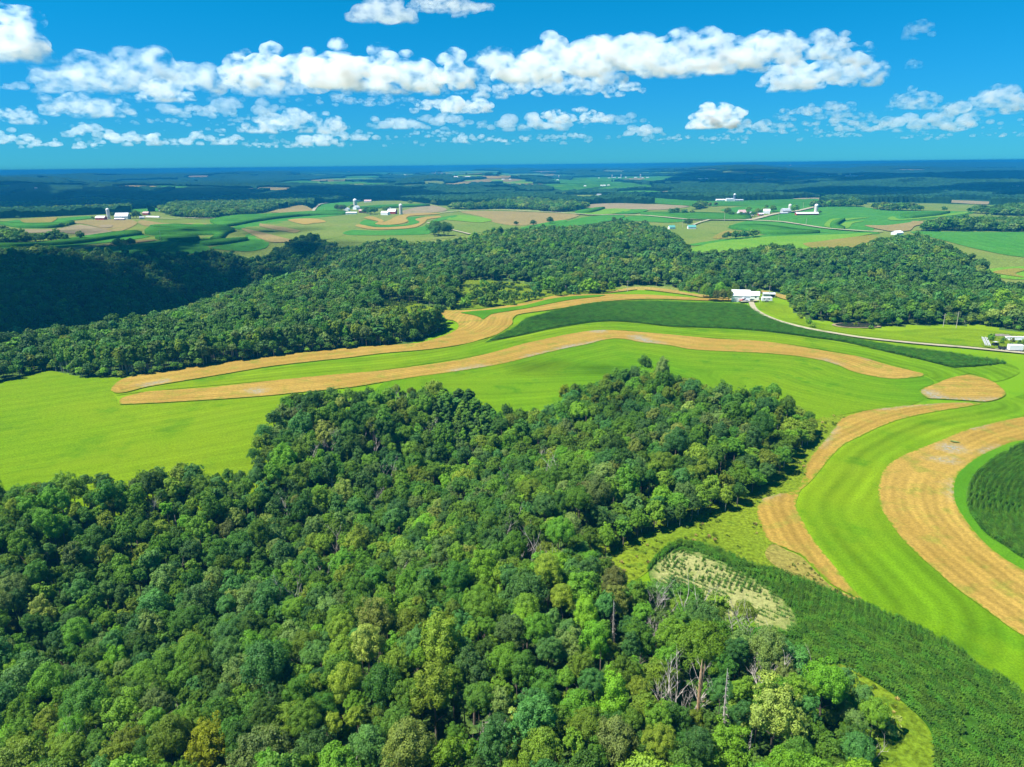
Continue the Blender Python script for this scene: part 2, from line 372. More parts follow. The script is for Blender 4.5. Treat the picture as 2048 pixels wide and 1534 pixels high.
C_UP = [(240,800),(243,797),(290,785),(342,781),(417,776),(513,765.6),(615,755),(700,747.5),(768,741.6),(837,733),(905,723),(973,709),(1042,690),(1076,682),(1110,675),(1144,668),(1178,663),(1213,661),(1264,664),(1315,668),(1400,676),(1433,679),(1502,682),(1553,687),(1621,698),(1673,707),(1724,716),(1775,731),(1846,748.5)]
C_LOW = [(1845,754),(1792,759),(1758,756),(1707,745),(1673,731),(1638,721),(1587,713),(1519,707),(1450,704),(1382,700),(1332,691),(1281,686),(1247,679),(1213,680),(1178,689),(1127,699),(1076,711),(1008,728),(939,740),(888,747.5),(837,754),(768,765),(700,776),(600,786),(530,793),(400,802),(240,810)]
f_('meadow', 'hay_field', [(-250,782),(0,766),(75,748),(100,742),(160,754),(250,756),(236,765),(222,781),(232,795),(240,811),(400,803),(540,796),(600,800),(620,880),(540,960),(480,1030),(0,1140),(-250,1170)], M['hay_plain'], 1, 'smooth lime-green meadow bounded by woods on two sides, at 10% across and 55% down', guide=unproject([(-250, 1000), (0, 960), (300, 905), (600, 850)]))
f_('deep', 'hay_field', C_LOW[:-5]+[(700,870),(1000,905),(1300,860),(1560,850),(1655,836),(1700,827),(1754,818),(1821,811),(1848,797),(1838,781),(1868,766)], M['hay_mid'], 1, 'deep green hay strip between the second stubble strip and the big wood', guide=wpoly(C_LOW[:-4], n=2))
f_('hay1', 'hay_field', [(230,792),(290,779),(444,752),(700,718),(891,697),(994,672),(1030,655),(1043,641),(970,683),(1043,672),(1144,652),(1247,645),(1348,655),(1485,660),(1621,676),(1758,701),(1912,737),(2013,727),(2040,745),(1990,764),(1940,748),(1880,764),(1846,748),(1724,715),(1553,686),(1400,675),(1213,660),(1110,674),(973,708),(768,740),(513,764),(290,784)], M['hay'], 1, 'long lime-green hay strip lying between the two orange stubble strips', guide=wpoly(C_UP, n=2, ))
f_('wheatA', 'wheat_field', STRIPA_LOW+STRIPA_UP, M['wheat'], 2, 'long orange stubble strip along the wood edge, curling uphill to the white barn', guide=wpoly(STRIPA_LOW, n=2))
f_('sliver', 'hay_field', [(922,627),(973,622),(1008,618),(1052,612),(1093,601.5),(1124,596.5),(1178,592.5),(1210,592),(1196,595.5),(1144,601),(1093,610.5),(1042,620.5),(984,630),(966,641),(960,637),(946,632)], M['hay_deep'], 3, 'narrow green tongue of grass splitting the upper stubble strip')
f_('crest', 'wheat_field', [(1215,586.5),(1245,579),(1281,575),(1332,579),(1383,588),(1440,594),(1460,598),(1400,595),(1383,592),(1330,585),(1281,580),(1250,583)], M['wheat_pale'], 2, 'thin pale stubble crest below the far wood, ending at the white barn')
f_('wheatC', 'wheat_field', C_UP+C_LOW, M['wheat'], 2, 'lower orange stubble strip with grey weedy patches, running past the top of the big wood', guide=wpoly(C_LOW, n=2))
f_('wheatG', 'wheat_field', [(1841,781.6),(1875,767),(1901,757),(1939,750.5),(1960,755),(1990,767),(2010,784),(2010,792),(1995,800),(1968,805),(1928,802),(1875,799),(1853,797)], M['wheat'], 2, 'small leaf-shaped orange stubble patch beside the pointed end of the corn', guide=wpoly([(1780,806),(1853,800),(1928,804),(1995,803),(1930,808)], n=2))
WH_R = [(1966,808),(1928,816),(1875,824),(1808,838),(1762,854),(1727,871),(1687,891),(1660,917),(1639,943.5),(1618,967.6),(1602,981),(1595,997),(1592,1016),(1602,1037),(1623,1075),(1639,1097),(1670,1135),(1702,1175),(1726,1202)]
f_('wheatH', 'wheat_field', WH_R+[(1700,1190),(1660,1168),(1630,1139),(1605,1114),(1573,1099),(1537,1082),(1519,1048),(1513,1021),(1521,1003),(1540,991),(1585,984),(1604,962),(1612,930),(1639,893),(1660,869),(1671,853),(1682,839),(1714,827),(1754,819),(1821,812),(1901,807)], M['wheat'], 2, 'narrow S-shaped orange stubble strip nearest the corner of the big wood', guide=wpoly(WH_R, n=2, ))
J_L = [(2250,800),(2048,835),(2008,842),(1955,855),(1928,862),(1888,879),(1848,895),(1808,911),(1781,927),(1768,941),(1760,957),(1755.5,981),(1758,1008),(1768,1029),(1784,1053),(1815,1091),(1863,1135),(1910,1176),(1973,1222),(2020,1257),(2048,1274),(2250,1390),(2600,1590)]
J_R = [(2600,1400),(2250,1220),(2048,1141),(2005,1116),(1967,1085),(1937,1050),(1923,1029),(1912,1010),(1908,989),(1909,968),(1917,949),(1933.5,933),(1960,914),(1995,898),(2022,887),(2048,882),(2250,840)]
K_E = [(2250,860),(2048,891),(2008,911),(1971,935.5),(1949.6,957),(1939,976),(1935,997),(1939,1021),(1952,1045),(1976,1072),(2008,1093),(2048,1119),(2250,1190)]
wJL = wpoly(J_L, n=3)[:-3]; wKE = wpoly(K_E, n=3)[:-3]
wL = lambda P: unproject(smooth_poly([(p[0], p[1]) for p in P], 3, closed=False))
wJL = wL(J_L); wKE = wL(K_E); wHR = wL(WH_R)
L_UP = [(1298,1140.5),(1317.5,1113.5),(1343,1092),(1365,1087.5),(1406,1094),(1454,1111),(1501.6,1129),(1563,1149),(1626,1172),(1689,1198),(1724,1210),(1768,1230),(1831,1258),(1894,1290),(1957,1331),(2005,1362),(2048,1392),(2250,1530)]
L_LOW = [(2250,1900),(1890,1800),(1874,1560),(1872,1534),(1869,1501),(1863,1470),(1847,1444),(1815,1413),(1774,1381),(1721,1350),(1670,1328),(1640,1330),(1600,1310),(1540,1280),(1490,1250),(1425,1232),(1385,1207),(1340,1187),(1303,1166)]
f_('hayI', 'hay_field', WH_R+[(1768,1228),(1831,1256),(1894,1288),(1957,1329),(2005,1360),(2048,1390),(2250,1528)]+J_L[::-1]+[(2250,760),(2048,790),(2012,800),(1995,804)], M['hay'], 1, 'broad curving mown hay band with wheel lines between two orange stubble strips', guide=wHR, sp=2.5)
f_('wheatJ', 'wheat_field', J_L+J_R, M['wheat'], 2, 'widest orange stubble strip, curving round the dark corn near the frame edge', guide=wJL, sp=2.5)
f_('ringK', 'hay_field', J_R+[(2250,850)]+K_E, M['hay_deep'], 2, 'narrow bright green grass border round the dark curved corn')
f_('cornK', 'corn_field', K_E+[(2450,1150),(2450,880)], M['cornbase'], 3, 'dark soil under the concentric corn rows at the frame edge')
f_('cornL', 'corn_field', L_UP+L_LOW, M['cornbase'], 2, 'dark ground under the ragged corn between the big wood and the hay band')
f_('sparse', 'corn_field', [(1300,1142),(1318,1120),(1345,1104),(1378,1101),(1425,1118),(1485,1147),(1535,1176),(1572,1206),(1592,1240),(1590,1262),(1560,1266),(1525,1262),(1480,1248),(1425,1228),(1385,1205),(1340,1185),(1303,1165)], M['soil'], 3, 'pale bare soil with stunted corn rows at the tip of the ragged corn')
f_('rough1', 'rough_grass', [(1630,840),(1690,831),(1665,866),(1643,892),(1618,927),(1608,962),(1586,984),(1540,993),(1523,1004),(1515,1021),(1521,1048),(1540,1082),(1573,1101),(1605,1117),(1660,1172),(1725,1205),(1676,1192),(1613,1170),(1501,1126),(1406,1090),(1343,1088),(1314,1112),(1296,1143),(1250,1165),(1180,1130),(1180,1100),(1300,1040),(1450,990),(1560,930),(1600,880)], M['rough'], 1, 'rough yellowish grass between the big wood and the stubble strips')
f_('olive1', 'rough_grass', [(1545,1090),(1573,1102),(1605,1117),(1660,1172),(1724,1204),(1676,1190),(1613,1166),(1560,1140),(1530,1112)], M['olive'], 2, 'brownish strip of grass between the corn tip and the stubble')
f_('rough2', 'rough_grass', [(1670,1335),(1721,1353),(1774,1384),(1815,1416),(1847,1447),(1862,1473),(1868,1502),(1872,1650),(1640,1650),(1680,1450)], M['rough'], 3, 'tufty lime-green rough grass between the corn and the wood at the lower edge')
f_('cornE', 'corn_field', [(970,682,1.1),(997,668,1.1),(1028,654.5,1.1),(1043,641,1.1),(1059,633,1.1),(1093,624,1.1),(1144,612,1.1),(1196,603.5,1.1),(1247,601.5,1.1),(1315,600.5,1.1),(1400,603.5,1.1),(1464,605,1.1),(1491,608,1.1),(1502,615,1.1),(1526,629.5,1.1),(1553,641,1.1),(1604,656,1.1),(1656,666,1.1),(1707,676,1.1),(1758,684.5,1.1),(1826,695,1.1),(1895,703,1.1),(1946,711,1.1),(2013,725.6),(1980,731),(1912,735.5),(1895,733),(1826,716),(1758,700.6),(1690,685),(1621,675),(1553,666.5),(1485,659.6),(1416,656),(1348,654.5),(1315,651),(1247,644),(1196,644),(1144,651),(1093,660),(1042,671.6),(997,680)], M['cornbase'], 2, 'ground under the long dark corn strip below the white barn')
f_('lawn', 'hay_field', [(1515,612),(1545,606),(1575,612),(1590,630),(1640,647),(1700,655),(1780,662),(1870,657),(1950,658),(2048,672),(2250,700),(2250,735),(2048,704),(1929,692),(1792,680),(1673,664),(1587,646),(1540,627)], M['hay_plain'], 1, 'pale mown grass slope between the gravel drive and the wood with the pond')
f_('yardgrass', 'rough_grass', [(1962,690),(1978,672),(1995,668),(2060,674),(2090,705),(2020,703),(1985,698)], M['rough'], 2, 'trampled grass of the fenced yard beside the white trailer')
f_('c2', 'rough_grass', [(905,606),(919,563),(960,561),(1042,567),(1070,574),(1130,582),(1230,577),(1250,578),(1215,587),(1150,588),(1108,590),(1074,598),(1040,606),(1005,611),(965,617),(920,620),(878,620)], M['rough'], 1, 'bushy green hillside pasture above the bend of the stubble strip')
f_('barnwheat', 'wheat_field', [(1478,581),(1512,580.5),(1553,588),(1577,594),(1577,601),(1560,597),(1540,589),(1510,586),(1480,584)], M['wheat_pale'], 2, 'pale stubble corner behind the white barn')
f_('clear1', 'rough_grass', [(745,605),(800,605),(850,611),(875,621),(870,632),(846,626),(800,620),(745,612)], M['rough'], 1, 'small grassy gap in the wood above the stubble bend')
f_('clear2', 'hay_field', [(1965,541),(2048,533),(2250,533),(2250,562),(2048,560),(2000,556)], M['bean_lime'], 1, 'small bright field opening in the far wood at the frame edge')
f_('clear2b', 'wheat_field', [(1985,545),(2030,538),(2052,541),(2030,548),(2048,556),(2010,551)], M['olive'], 2, 'yellowish patch inside the small field in the far wood')
f_('pondbank', 'ground', [(1663,650),(1690,647),(1730,648.5),(1762,654),(1745,657),(1700,657),(1674,654.5)], M['brown'], 2, 'muddy bank round the small farm pond')
def strip_px(P, wpx0, wpx1=None): pass
def track(key, name, P, width, m, layer, label):
    c = unproject(smooth_poly(P, 6, closed=False))
    t = np.gradient(c, axis=0); t /= np.linalg.norm(t, axis=1)[:, None]+1e-9
    nrm = np.stack([-t[:, 1], t[:, 0]], 1)
    w = width*(1+.15*(fbm(np.arange(len(c))*.4, np.zeros(len(c))+3)-.5))[:, None]/2
    return field(key, name, None, m, layer, label, world=np.vstack([c+nrm*w, (c-nrm*w)[::-1]]), sp=width)
track('drive', 'gravel_road', [(1502,606),(1509,620),(1526,631),(1553,642.5),(1587,652),(1621,660),(1673,669),(1724,677),(1792,684.5),(1861,691),(1929,696.5),(2048,708),(2300,730)], 3.2, M['gravel'], 3, 'pale gravel drive curving from the white barn past the corn to the yard')
track('apron', 'gravel_road', [(1478,605),(1490,604.5),(1502,604),(1512,602)], 6.0, M['gravel'], 4, 'gravel apron in front of the white barn')
wm, nt, n_, l_ = mat('pond_water'); g_ = G(nt)
g_.out(g_.princ((.03, .035, .025), .08, .5, g_.bump(g_.noise(g_.pos(), .8, 2), .05, .1))); M['water'] = wm
f_('pond', 'pond', [(1670,650.8),(1690,648.2),(1730,649.6),(1754,653.8),(1740,656),(1700,656),(1680,653.8)], M['water'], 3, 'small dark pond reflecting the sky below the wood')
f_('bare', 'bare_patch', [(1898,884.5),(1908,884.5),(1921,888.5),(1908,887.5)], M['soil'], 3.6, 'small bare pale patch at the edge of the widest stubble strip')
# middle-distance farm land
MID = [
 ('tan', 1, [(137,447),(160,442),(200,440),(260,440),(275,446),(262,455),(240,463),(220,462),(196,455),(165,448)], 'trampled tan pasture round the farm with the long barn'),
 ('brown', 2, [(199,452),(225,451),(222,456),(203,456)], 'dark muddy patch in the pasture below the long barn'),
 ('bean', 1, [(0,444),(41,441),(50,448),(95,448),(115,438),(180,433),(184,437),(130,443),(115,450),(37,455),(0,450),(-60,450),(-60,444)], 'green contour field beside the farm with the long barn'),
 ('olive', 2, [(41,441),(80,437),(115,436),(100,447),(50,447)], 'yellow-olive field inside a green contour strip'),
 ('corn_far', 2, [(-60,450),(0,450),(37,456),(110,456),(150,448),(146,446),(100,449.5),(45,450),(0,447),(-60,447)], 'thin dark corn strip below the yellow-olive field'),
 ('brown', 1, [(18,459),(110,459),(160,450),(225,464),(190,472),(150,468),(100,466),(30,466)], 'dull brown field in cloud shade above a dark hedge'),
 ('corn_far', 2, [(-60,491),(0,491),(80,490),(150,480),(215,470),(270,465),(285,470),(230,477),(160,487),(80,493),(0,496),(-60,496)], 'long dark corn strip sweeping down past the farm with the long barn'),
 ('bean', 1, [(-60,496),(0,496),(80,493),(160,488),(230,478),(285,471),(300,474),(240,483),(150,492),(90,500),(0,504),(-60,505)], 'green strip under the long sweeping corn strip'),
 ('tan', 2, [(100,503),(160,497),(240,486),(290,481),(312,482),(250,489),(180,497),(140,504)], 'tan strip between green strips just above the shaded wood'),
 ('bean', 1, [(140,506),(200,497),(280,487),(320,482),(345,480),(400,486),(420,500),(380,508),(300,512),(200,508)], 'green field between corn strips along the shaded wood'),
 ('corn_far', 2, [(280,504),(310,495),(322,489),(318,495),(295,506)], 'short dark corn strip, the outer of two above the shaded wood'),
 ('corn_far', 2, [(300,507),(335,498),(357,486),(350,496),(320,508)], 'short dark corn strip, the inner of two above the shaded wood'),
 ('corn_far', 2, [(300,458),(350,459),(400,457),(425,453),(470,461),(455,468),(448,475),(440,482),(420,483),(432,473),(425,470),(350,472),(290,469)], 'broad dark corn block with a notched end between the two farms'),
 ('tan', 1, [(275,445),(285,441),(320,446),(352,448),(400,447),(440,452),(400,450),(340,452),(290,452)], 'tan contour strip beyond the muddy pasture'),
 ('corn_far', 2, [(300,455),(350,452),(395,454),(433,453),(432,457),(400,458),(350,457)], 'thin dark corn strip above the notched corn block'),
 ('bean_lime', 2, [(383,450),(400,448),(415,453),(400,455)], 'small lime patch between corn strips'),
 ('corn_far', 2, [(400,488),(440,483),(495,479),(496,482),(450,489),(410,492)], 'dark corn strip below the notched corn block'),
 ('corn_far', 2, [(310,476),(350,474),(395,476),(400,482),(385,486),(350,484),(318,480)], 'dark corn strip within pale grass bands'),
 ('bean_lime', 1, [(400,478),(425,474),(418,484),(400,487),(390,484)], 'lime loop of grass inside the corn strips'),
 ('bean', 1, [(420,496),(470,487),(496,481),(490,473),(503,468),(530,480),(538,488),(530,497),(500,503),(470,502)], 'rounded green field end beside the tan hill'),
 ('corn_far', 2, [(420,443),(470,434),(540,431),(620,426),(690,425),(695,429),(640,431),(580,435),(520,443),(470,452),(440,453),(425,447)], 'long dark corn contour strip leading to the hilltop farm'),
 ('bean', 1, [(465,455),(500,447),(560,438),(650,430),(695,428),(640,436),(570,445),(520,455),(490,461),(480,460)], 'green strip below the corn leading to the hilltop farm'),
 ('pasture', 1, [(480,460),(540,446),(640,436),(700,430),(760,432),(720,450),(690,470),(650,480),(590,484),(540,486),(520,480)], 'pale olive hill pasture below the hilltop farm'),
 ('wheat_pale', 2, [(575,441),(615,438),(640,440),(652,445),(625,448),(608,450)], 'golden patch on the olive hill pasture'),
 ('tan', 2, [(482,458),(520,465),(560,475),(585,481),(578,485),(540,485),(510,473)], 'tan band along the lower side of the hill pasture'),
 ('tan', 2, [(520,448),(600,462),(588,467),(520,454)], 'tan band crossing the hill pasture'),
 ('tan', 1, [(540,424),(575,416),(605,411),(628,423),(600,428),(560,426)], 'banded tan field above the contour corn'),
 ('bean', 1, [(628,424),(640,411),(690,404),(725,402),(700,411),(668,423)], 'green field behind the hilltop farm'),
 ('pasture', 0.6, [(690,404),(760,400),(860,408),(895,420),(850,428),(700,430),(660,426)], 'pasture behind and round the hilltop farm'),
 ('brown', 1, [(810,420),(865,411),(895,421),(850,427),(800,428)], 'brown sloping field past the silo of the hilltop farm'),
 ('corn_far', 2, [(700,418),(770,413),(840,411),(860,412.5),(800,416),(740,418)], 'thin corn strip behind the hilltop farm'),
 ('pasture', 0.6, [(700,432),(800,428),(890,424),(1000,421),(1100,425),(1160,430),(1110,447),(1040,456),(1000,460),(940,468),(900,476),(820,483),(690,486),(660,480)], 'wide olive pasture between the hilltop farm and the woods'),
 ('wheat_pale', 2, [(728,437),(745,434),(768,443),(760,447),(780,441),(790,435),(815,429),(870,427),(880,429),(820,433),(812,438),(816,444),(800,449),(770,451),(750,449),(757,444)], 'golden S-shaped stubble band below the hilltop farm'),
 ('wheat_pale', 2, [(711,453),(720,450),(750,456),(790,455),(820,452),(840,446),(830,440),(845,436),(880,433),(882,436),(855,440),(850,446),(830,456),(780,460),(735,459)], 'golden lower stubble loop below the hilltop farm'),
 ('bean', 1.4, [(720,449),(733,440),(757,446),(800,451),(818,446),(815,436),(850,434),(832,438),(838,446),(815,452),(760,455)], 'green band between the two golden stubble loops'),
 ('bean', 1.4, [(685,467),(705,461),(760,462),(830,457),(870,448),(865,460),(857,469),(790,471),(700,471)], 'dark green field below the golden stubble loops'),
 ('bean_lime', 1.6, [(893,440),(915,431),(955,434),(985,441),(960,446),(910,442)], 'lime lens-shaped patch on the wide olive pasture'),
 ('tan', 1.2, [(920,424),(1000,423),(1100,426.5),(1160,431),(1110,444),(1040,452),(990,446),(960,433)], 'tan upland field crossing the middle distance'),
 ('bean', 1.6, [(860,446),(880,436),(920,431),(893,440)], 'small green wedge beside the lime lens'),
 ('bean', 2, [(1040,457),(1110,443),(1135,442),(1105,453),(1065,458)], 'green wedge above the middle wood'),
 ('bean', 2, [(1110,453),(1160,437),(1220,431),(1250,432),(1235,440),(1190,448),(1140,454)], 'green field above the middle wood beside the farm road'),
 ('bean_lime', 2, [(1150,428),(1210,419),(1262,420),(1235,428),(1180,431)], 'yellow-lime field beyond the farm road'),
 ('corn_far', 2, [(1150,426),(1190,419),(1210,418),(1180,427)], 'small dark corn wedge beyond the farm road'),
 ('bean', 2, [(1230,428),(1265,420),(1297,421),(1270,428)], 'green wedge beside the yellow-lime field'),
 ('bean', 1, [(1240,441),(1260,433),(1310,433),(1372,441),(1340,446),(1300,444)], 'green field below the farm road by the teal-roofed houses'),
 ('corn_far', 1.5, [(1280,428),(1400,428),(1500,433),(1500,440),(1440,441),(1380,440),(1300,432)], 'dark corn field beside the farm road'),
 ('brown', 1, [(1175,410),(1230,407),(1300,409),(1380,413),(1320,420),(1250,418.5),(1180,417)], 'brown field beyond the corn, in cloud shade'),
 ('pasture', 1, [(1085,394),(1120,391),(1210,391),(1220,398),(1180,403),(1150,402),(1110,397)], 'olive field round the small white house'),
 ('bean', 1, [(1235,384),(1300,382),(1330,387),(1240,391)], 'far green field beyond the small white house'),
 ('corn_far', 1, [(1270,400),(1300,396),(1390,402),(1480,402),(1620,398),(1650,402),(1610,412),(1480,412),(1380,412),(1300,406)], 'wide dull green field before the distant silo farm'),
 ('bean', 0.8, [(1440,420),(1500,412),(1640,410),(1650,414),(1560,424),(1480,426)], 'green field beyond the farmhouse cluster'),
 ('bean', 1, [(1510,440),(1560,428),(1640,412),(1720,414),(1780,422),(1900,423),(1950,425),(1915,433),(1840,441),(1830,448),(1750,453),(1745,464),(1650,457.5),(1540,442)], 'big green field with paler curves round the long white barn'),
 ('bean_lime', 2, [(1648,452),(1660,440),(1690,438),(1740,436),(1700,441),(1675,446),(1672,455),(1660,456)], 'outer lime curve in the big green field'),
 ('bean_lime', 2, [(1682,453),(1690,446),(1730,443),(1705,448),(1700,455),(1692,458)], 'inner lime curve in the big green field'),
 ('bean_lime', 2, [(1775,440),(1785,434),(1800,440),(1860,434),(1900,428),(1940,425),(1930,429),(1880,435),(1800,442)], 'lime streak at the end of the big green field'),
 ('corn_far', 2.5, [(1660,457),(1664,447),(1690,441),(1682,447),(1675,453),(1690,459),(1680,460)], 'dark corn curve in the big green field'),
 ('corn_far', 2, [(1800,431),(1870,428),(1900,427),(1870,433),(1810,437)], 'dark strip near the end of the big green field'),
 ('tan', 2, [(1728,452),(1770,452),(1820,446),(1826,443),(1862,447),(1830,453),(1820,462),(1790,464),(1770,462)], 'tan bare field corner beside the small white-roofed barn'),
 ('bean', 1, [(1455,456),(1490,443),(1520,441.5),(1600,450.5),(1660,460),(1740,467),(1640,466),(1560,470),(1530,470),(1500,463)], 'green wedge below the farm road junction'),
 ('corn_far', 2, [(1458,456),(1520,453),(1600,463),(1640,467),(1540,470),(1500,463)], 'darker corn lens in the green wedge'),
 ('olive', 1, [(1425,475),(1452,462),(1475,465),(1460,470),(1440,478)], 'olive grass beside the diagonal hedge'),
 ('bean', 1, [(1380,489),(1450,479),(1540,470),(1640,467),(1745,464),(1760,468),(1660,471),(1540,474),(1450,484),(1390,492)], 'green strip on the near side of the farm road'),
 ('bean_lime', 1.5, [(1380,498),(1440,484),(1540,474),(1640,471),(1745,467),(1700,476),(1640,484),(1610,491),(1640,500),(1480,508),(1380,508)], 'bright lime strip behind the far wood'),
 ('olive', 2, [(1605,489),(1640,484),(1700,476),(1745,472),(1760,482),(1700,498),(1640,500)], 'olive rough corner behind the far wood'),
 ('bean', 1, [(1820,464),(1880,464),(2048,465),(2300,466),(2300,520),(2048,515),(1960,500),(1890,482),(1850,472)], 'wide plain green field above the far wood at the frame edge'),
 ('brown', 1, [(1580,398),(1648,396),(1850,399.5),(1978,404),(1975,409.5),(1850,404),(1648,400)], 'long brown field in shade before the dark band of woods'),
 ('bean', 1, [(1570,389.5),(1650,386),(1790,382.5),(1790,385.5),(1700,390),(1600,392)], 'thin green field inside the dark band of woods'),
 ('bean', 0.8, [(263,418),(300,416),(336,416),(336,420),(300,423),(263,425)], 'green clearing behind the farm with the long barn'),
 ('bean', 0.8, [(170,416),(208,414),(206,420),(174,420)], 'green clearing in the wooded ridge'),
 ('olive', 0.8, [(105,412),(180,410),(222,411),(225,416),(150,418)], 'olive strip in the wooded ridge'),
 ('tan', 1, [(905,355),(955,353.6),(953,357),(905,357.5)], 'far tan strip by a distant white farm'),
 ('pasture', 1, [(850,363),(885,363),(887,369),(850,368)], 'far olive field among dark woods'),
 ('tan', 1, [(905,368),(980,358),(1045,360),(990,367)], 'far tan slope below the distant farms'),
 ('bean_lime', 1, [(1010,349),(1080,347.4),(1080,350.5),(1010,351.5)], 'far pale green strip under the horizon woods'),
 ('bean', 1, [(1100,358),(1270,353.5),(1355,354),(1300,363),(1200,363),(1110,364)], 'far green field round the largest distant farm'),
 ('tan', 2, [(1250,359),(1290,357.5),(1280,361),(1240,363)], 'far tan patch below the largest distant farm'),
 ('bean_lime', 1, [(1375,358.5),(1450,355.5),(1450,358.5),(1390,361.5)], 'far lime strip by two distant white sheds'),
 ('corn_far', 1, [(1090,370),(1260,366),(1305,379),(1120,380)], 'far dark field between wood bands'),
 ('tan', 1, [(1292,389),(1345,381.5),(1332,387.5),(1300,393)], 'far pale tan wedge beside dark woods'),
 ('bean_lime', 1, [(1465,348),(1558,344.6),(1552,349),(1470,350.5)], 'far lime strip under the blue horizon hills'),
 ('tan', 1, [(1490,354),(1528,352.6),(1524,356.5),(1490,356)], 'far tan strip, the first of three in a row'),
 ('tan', 1, [(1562,353.5),(1632,350.6),(1632,354.5),(1568,355)], 'far tan strip, the middle of three in a row'),
 ('wheat_pale', 1, [(1665,354.5),(1728,350.6),(1718,357),(1675,357)], 'far pale strip, the last of three in a row'),
 ('tan', 1, [(1990,393),(2048,389),(2150,388),(2150,396),(1985,398)], 'far pale valley meadow at the frame edge'),
 ('tan', 1, [(378,352.4),(415,351.8),(415,354.6),(378,354.8)], 'far tan strip on the dark wooded ridge'),
 ('tan', 1, [(622,361),(700,357.6),(705,361.5),(640,364.5)], 'far tan strip before distant white farms'),
 ('bean', 1, [(690,354),(740,352),(765,354.5),(700,357.5)], 'far green field by distant white farms'),
 ('bean', 1, [(560,366),(600,362),(640,364),(600,369)], 'far dull green field near the dark valley'),
 ('bean', 1, [(-30,372),(20,370.6),(15,376),(-30,378)], 'far bluish meadow in the valley at the frame edge'),
 ('tan', 1, [(1000,352.6),(1060,351),(1050,354),(1005,355)], 'far tan strip above the green field'),
 ('bean_lime', 1, [(760,350),(830,348),(840,350.5),(780,352.4)], 'far pale green strip right under the horizon woods'),
 ('pasture', 1, [(790,372),(850,369.5),(860,372.5),(800,375)], 'far olive strip above a dark wood band'),
]
_r = random.Random(8)
for k in range(44):
    fy = 343.5+32*_r.random()**1.3; fx = _r.choice([_r.uniform(560, 1500), _r.uniform(560, 1500), _r.uniform(60, 2000)])+0.; fy += (1024-fx)*.0085
    fw = _r.uniform(22, 75); fh = _r.uniform(.9, 1.7)+max(0, (fy-350)*.05); sk = _r.uniform(-12, 12)
    mm = _r.choice(['tan', 'bean_lime', 'bean', 'pasture', 'bean', 'wheat_pale', 'bean_lime'])
    MID.append((mm, .8, [(fx-fw, fy), (fx-fw*.2+sk, fy-fh*1.1-.0085*fw), (fx+fw, fy-fh*.4-.0085*fw), (fx+fw*.8, fy+fh*.5), (fx, fy+fh)], 'far %s field sliver, %.1f%% across and %.1f%% down the photo' % ({'tan': 'tan', 'bean': 'green', 'bean_lime': 'pale green', 'pasture': 'olive', 'wheat_pale': 'golden'}[mm], fx/20.48, fy/15.34)))
MIDPOLY = []
for i, (m, lay, P, lab) in enumerate(MID):
    nm = {'corn_far': 'corn_field', 'bean': 'green_field', 'bean_lime': 'green_field', 'tan': 'stubble_field', 'wheat_pale': 'stubble_field', 'brown': 'bare_field', 'olive': 'grass_field', 'pasture': 'pasture_field'}[m]
    cy = sum(p[1] for p in P)/len(P)
    f_('mid%d' % i, nm, P, M[m], lay, lab, tall=(2.6 if m == 'corn_far' and cy > 412 else 0.), n=3)
    MIDPOLY.append(FIELDS['mid%d' % i])
for i, (P, w, lab) in enumerate([
  ([(1180,431.5),(1270,431.5),(1320,435),(1370,439.6),(1430,441),(1490,441.5)], 7, 'farm road crossing from the lime field to the road junction'),
  ([(1490,441.5),(1510,439.5),(1535,433),(1560,428),(1590,424.5),(1635,414.5),(1650,413)], 8, 'pale gravel road climbing past the farmhouse cluster'),
  ([(1490,441.5),(1560,445),(1600,450.5),(1650,458),(1700,462),(1740,464.5),(1765,464.5)], 7, 'pale gravel road running from the junction to the white-roofed barn'),
  ([(1218,391),(1245,394),(1264,397),(1248,400)], 8, 'bent white track in the far fields'),
  ([(626,425),(632,416),(640,410.5),(655,408)], 6, 'pale curving track behind the hilltop farm'),
  ([(855,447),(890,458),(920,465),(940,470)], 4, 'thin track down the olive pasture'),
  ([(880,427),(930,423),(1000,421.5),(1060,424),(1130,427.5),(1180,431.5)], 6, 'pale road along the upland field'),
  ([(290,437),(340,439),(375,437.5),(400,438.5),(455,438)], 5, 'pale lane past the small red shed'),
  ([(1420,441),(1400,446),(1385,452)], 4, 'lane leading to the teal-roofed house')]):
    track('road%d' % i, 'gravel_road', P, w, M['gravel'], 3.2, lab)
# ------------------------------------------------------------------ ground sheet
th = np.concatenate([np.linspace(-52, 52, 340), np.linspace(52, 308, 42)[1:-1]])*math.pi/180
rr = np.concatenate([[8, 22, 36, 50], np.geomspace(62, 46000, 330)])
TH, RR = np.meshgrid(th, rr); gx = RR*np.sin(TH); gy = RR*np.cos(TH)
gz = H(gx, gy); nth = len(th)
V = np.column_stack([gx.ravel(), gy.ravel(), gz.ravel()])
ii, jj = np.meshgrid(np.arange(len(rr)-1), np.arange(nth), indexing='ij'); j2 = (jj+1) % nth
Q = np.stack([ii*nth+jj, (ii+1)*nth+jj, (ii+1)*nth+j2, ii*nth+j2], -1).reshape(-1, 4)[:, ::-1]
V = np.vstack([V, [[0, 0, float(H(0., 0.))]]])
cap = np.array([[j, (j+1) % nth, len(V)-1] for j in range(nth)])
cc = V[Q].mean(1); dd = np.hypot(cc[:, 0], cc[:, 1])
wooded = (in_any(cc[:, 0], cc[:, 1], [W1, W2]) & ~in_any(cc[:, 0], cc[:, 1], CLEAR)) | in_any(cc[:, 0], cc[:, 1], MIDW)
mi = np.where(wooded, 1, np.where(dd > 1750, 3, np.where(dd > 620, 2, 0)))
mi = np.where((dd < 140) & (cc[:, 0] < 20), 1, mi)
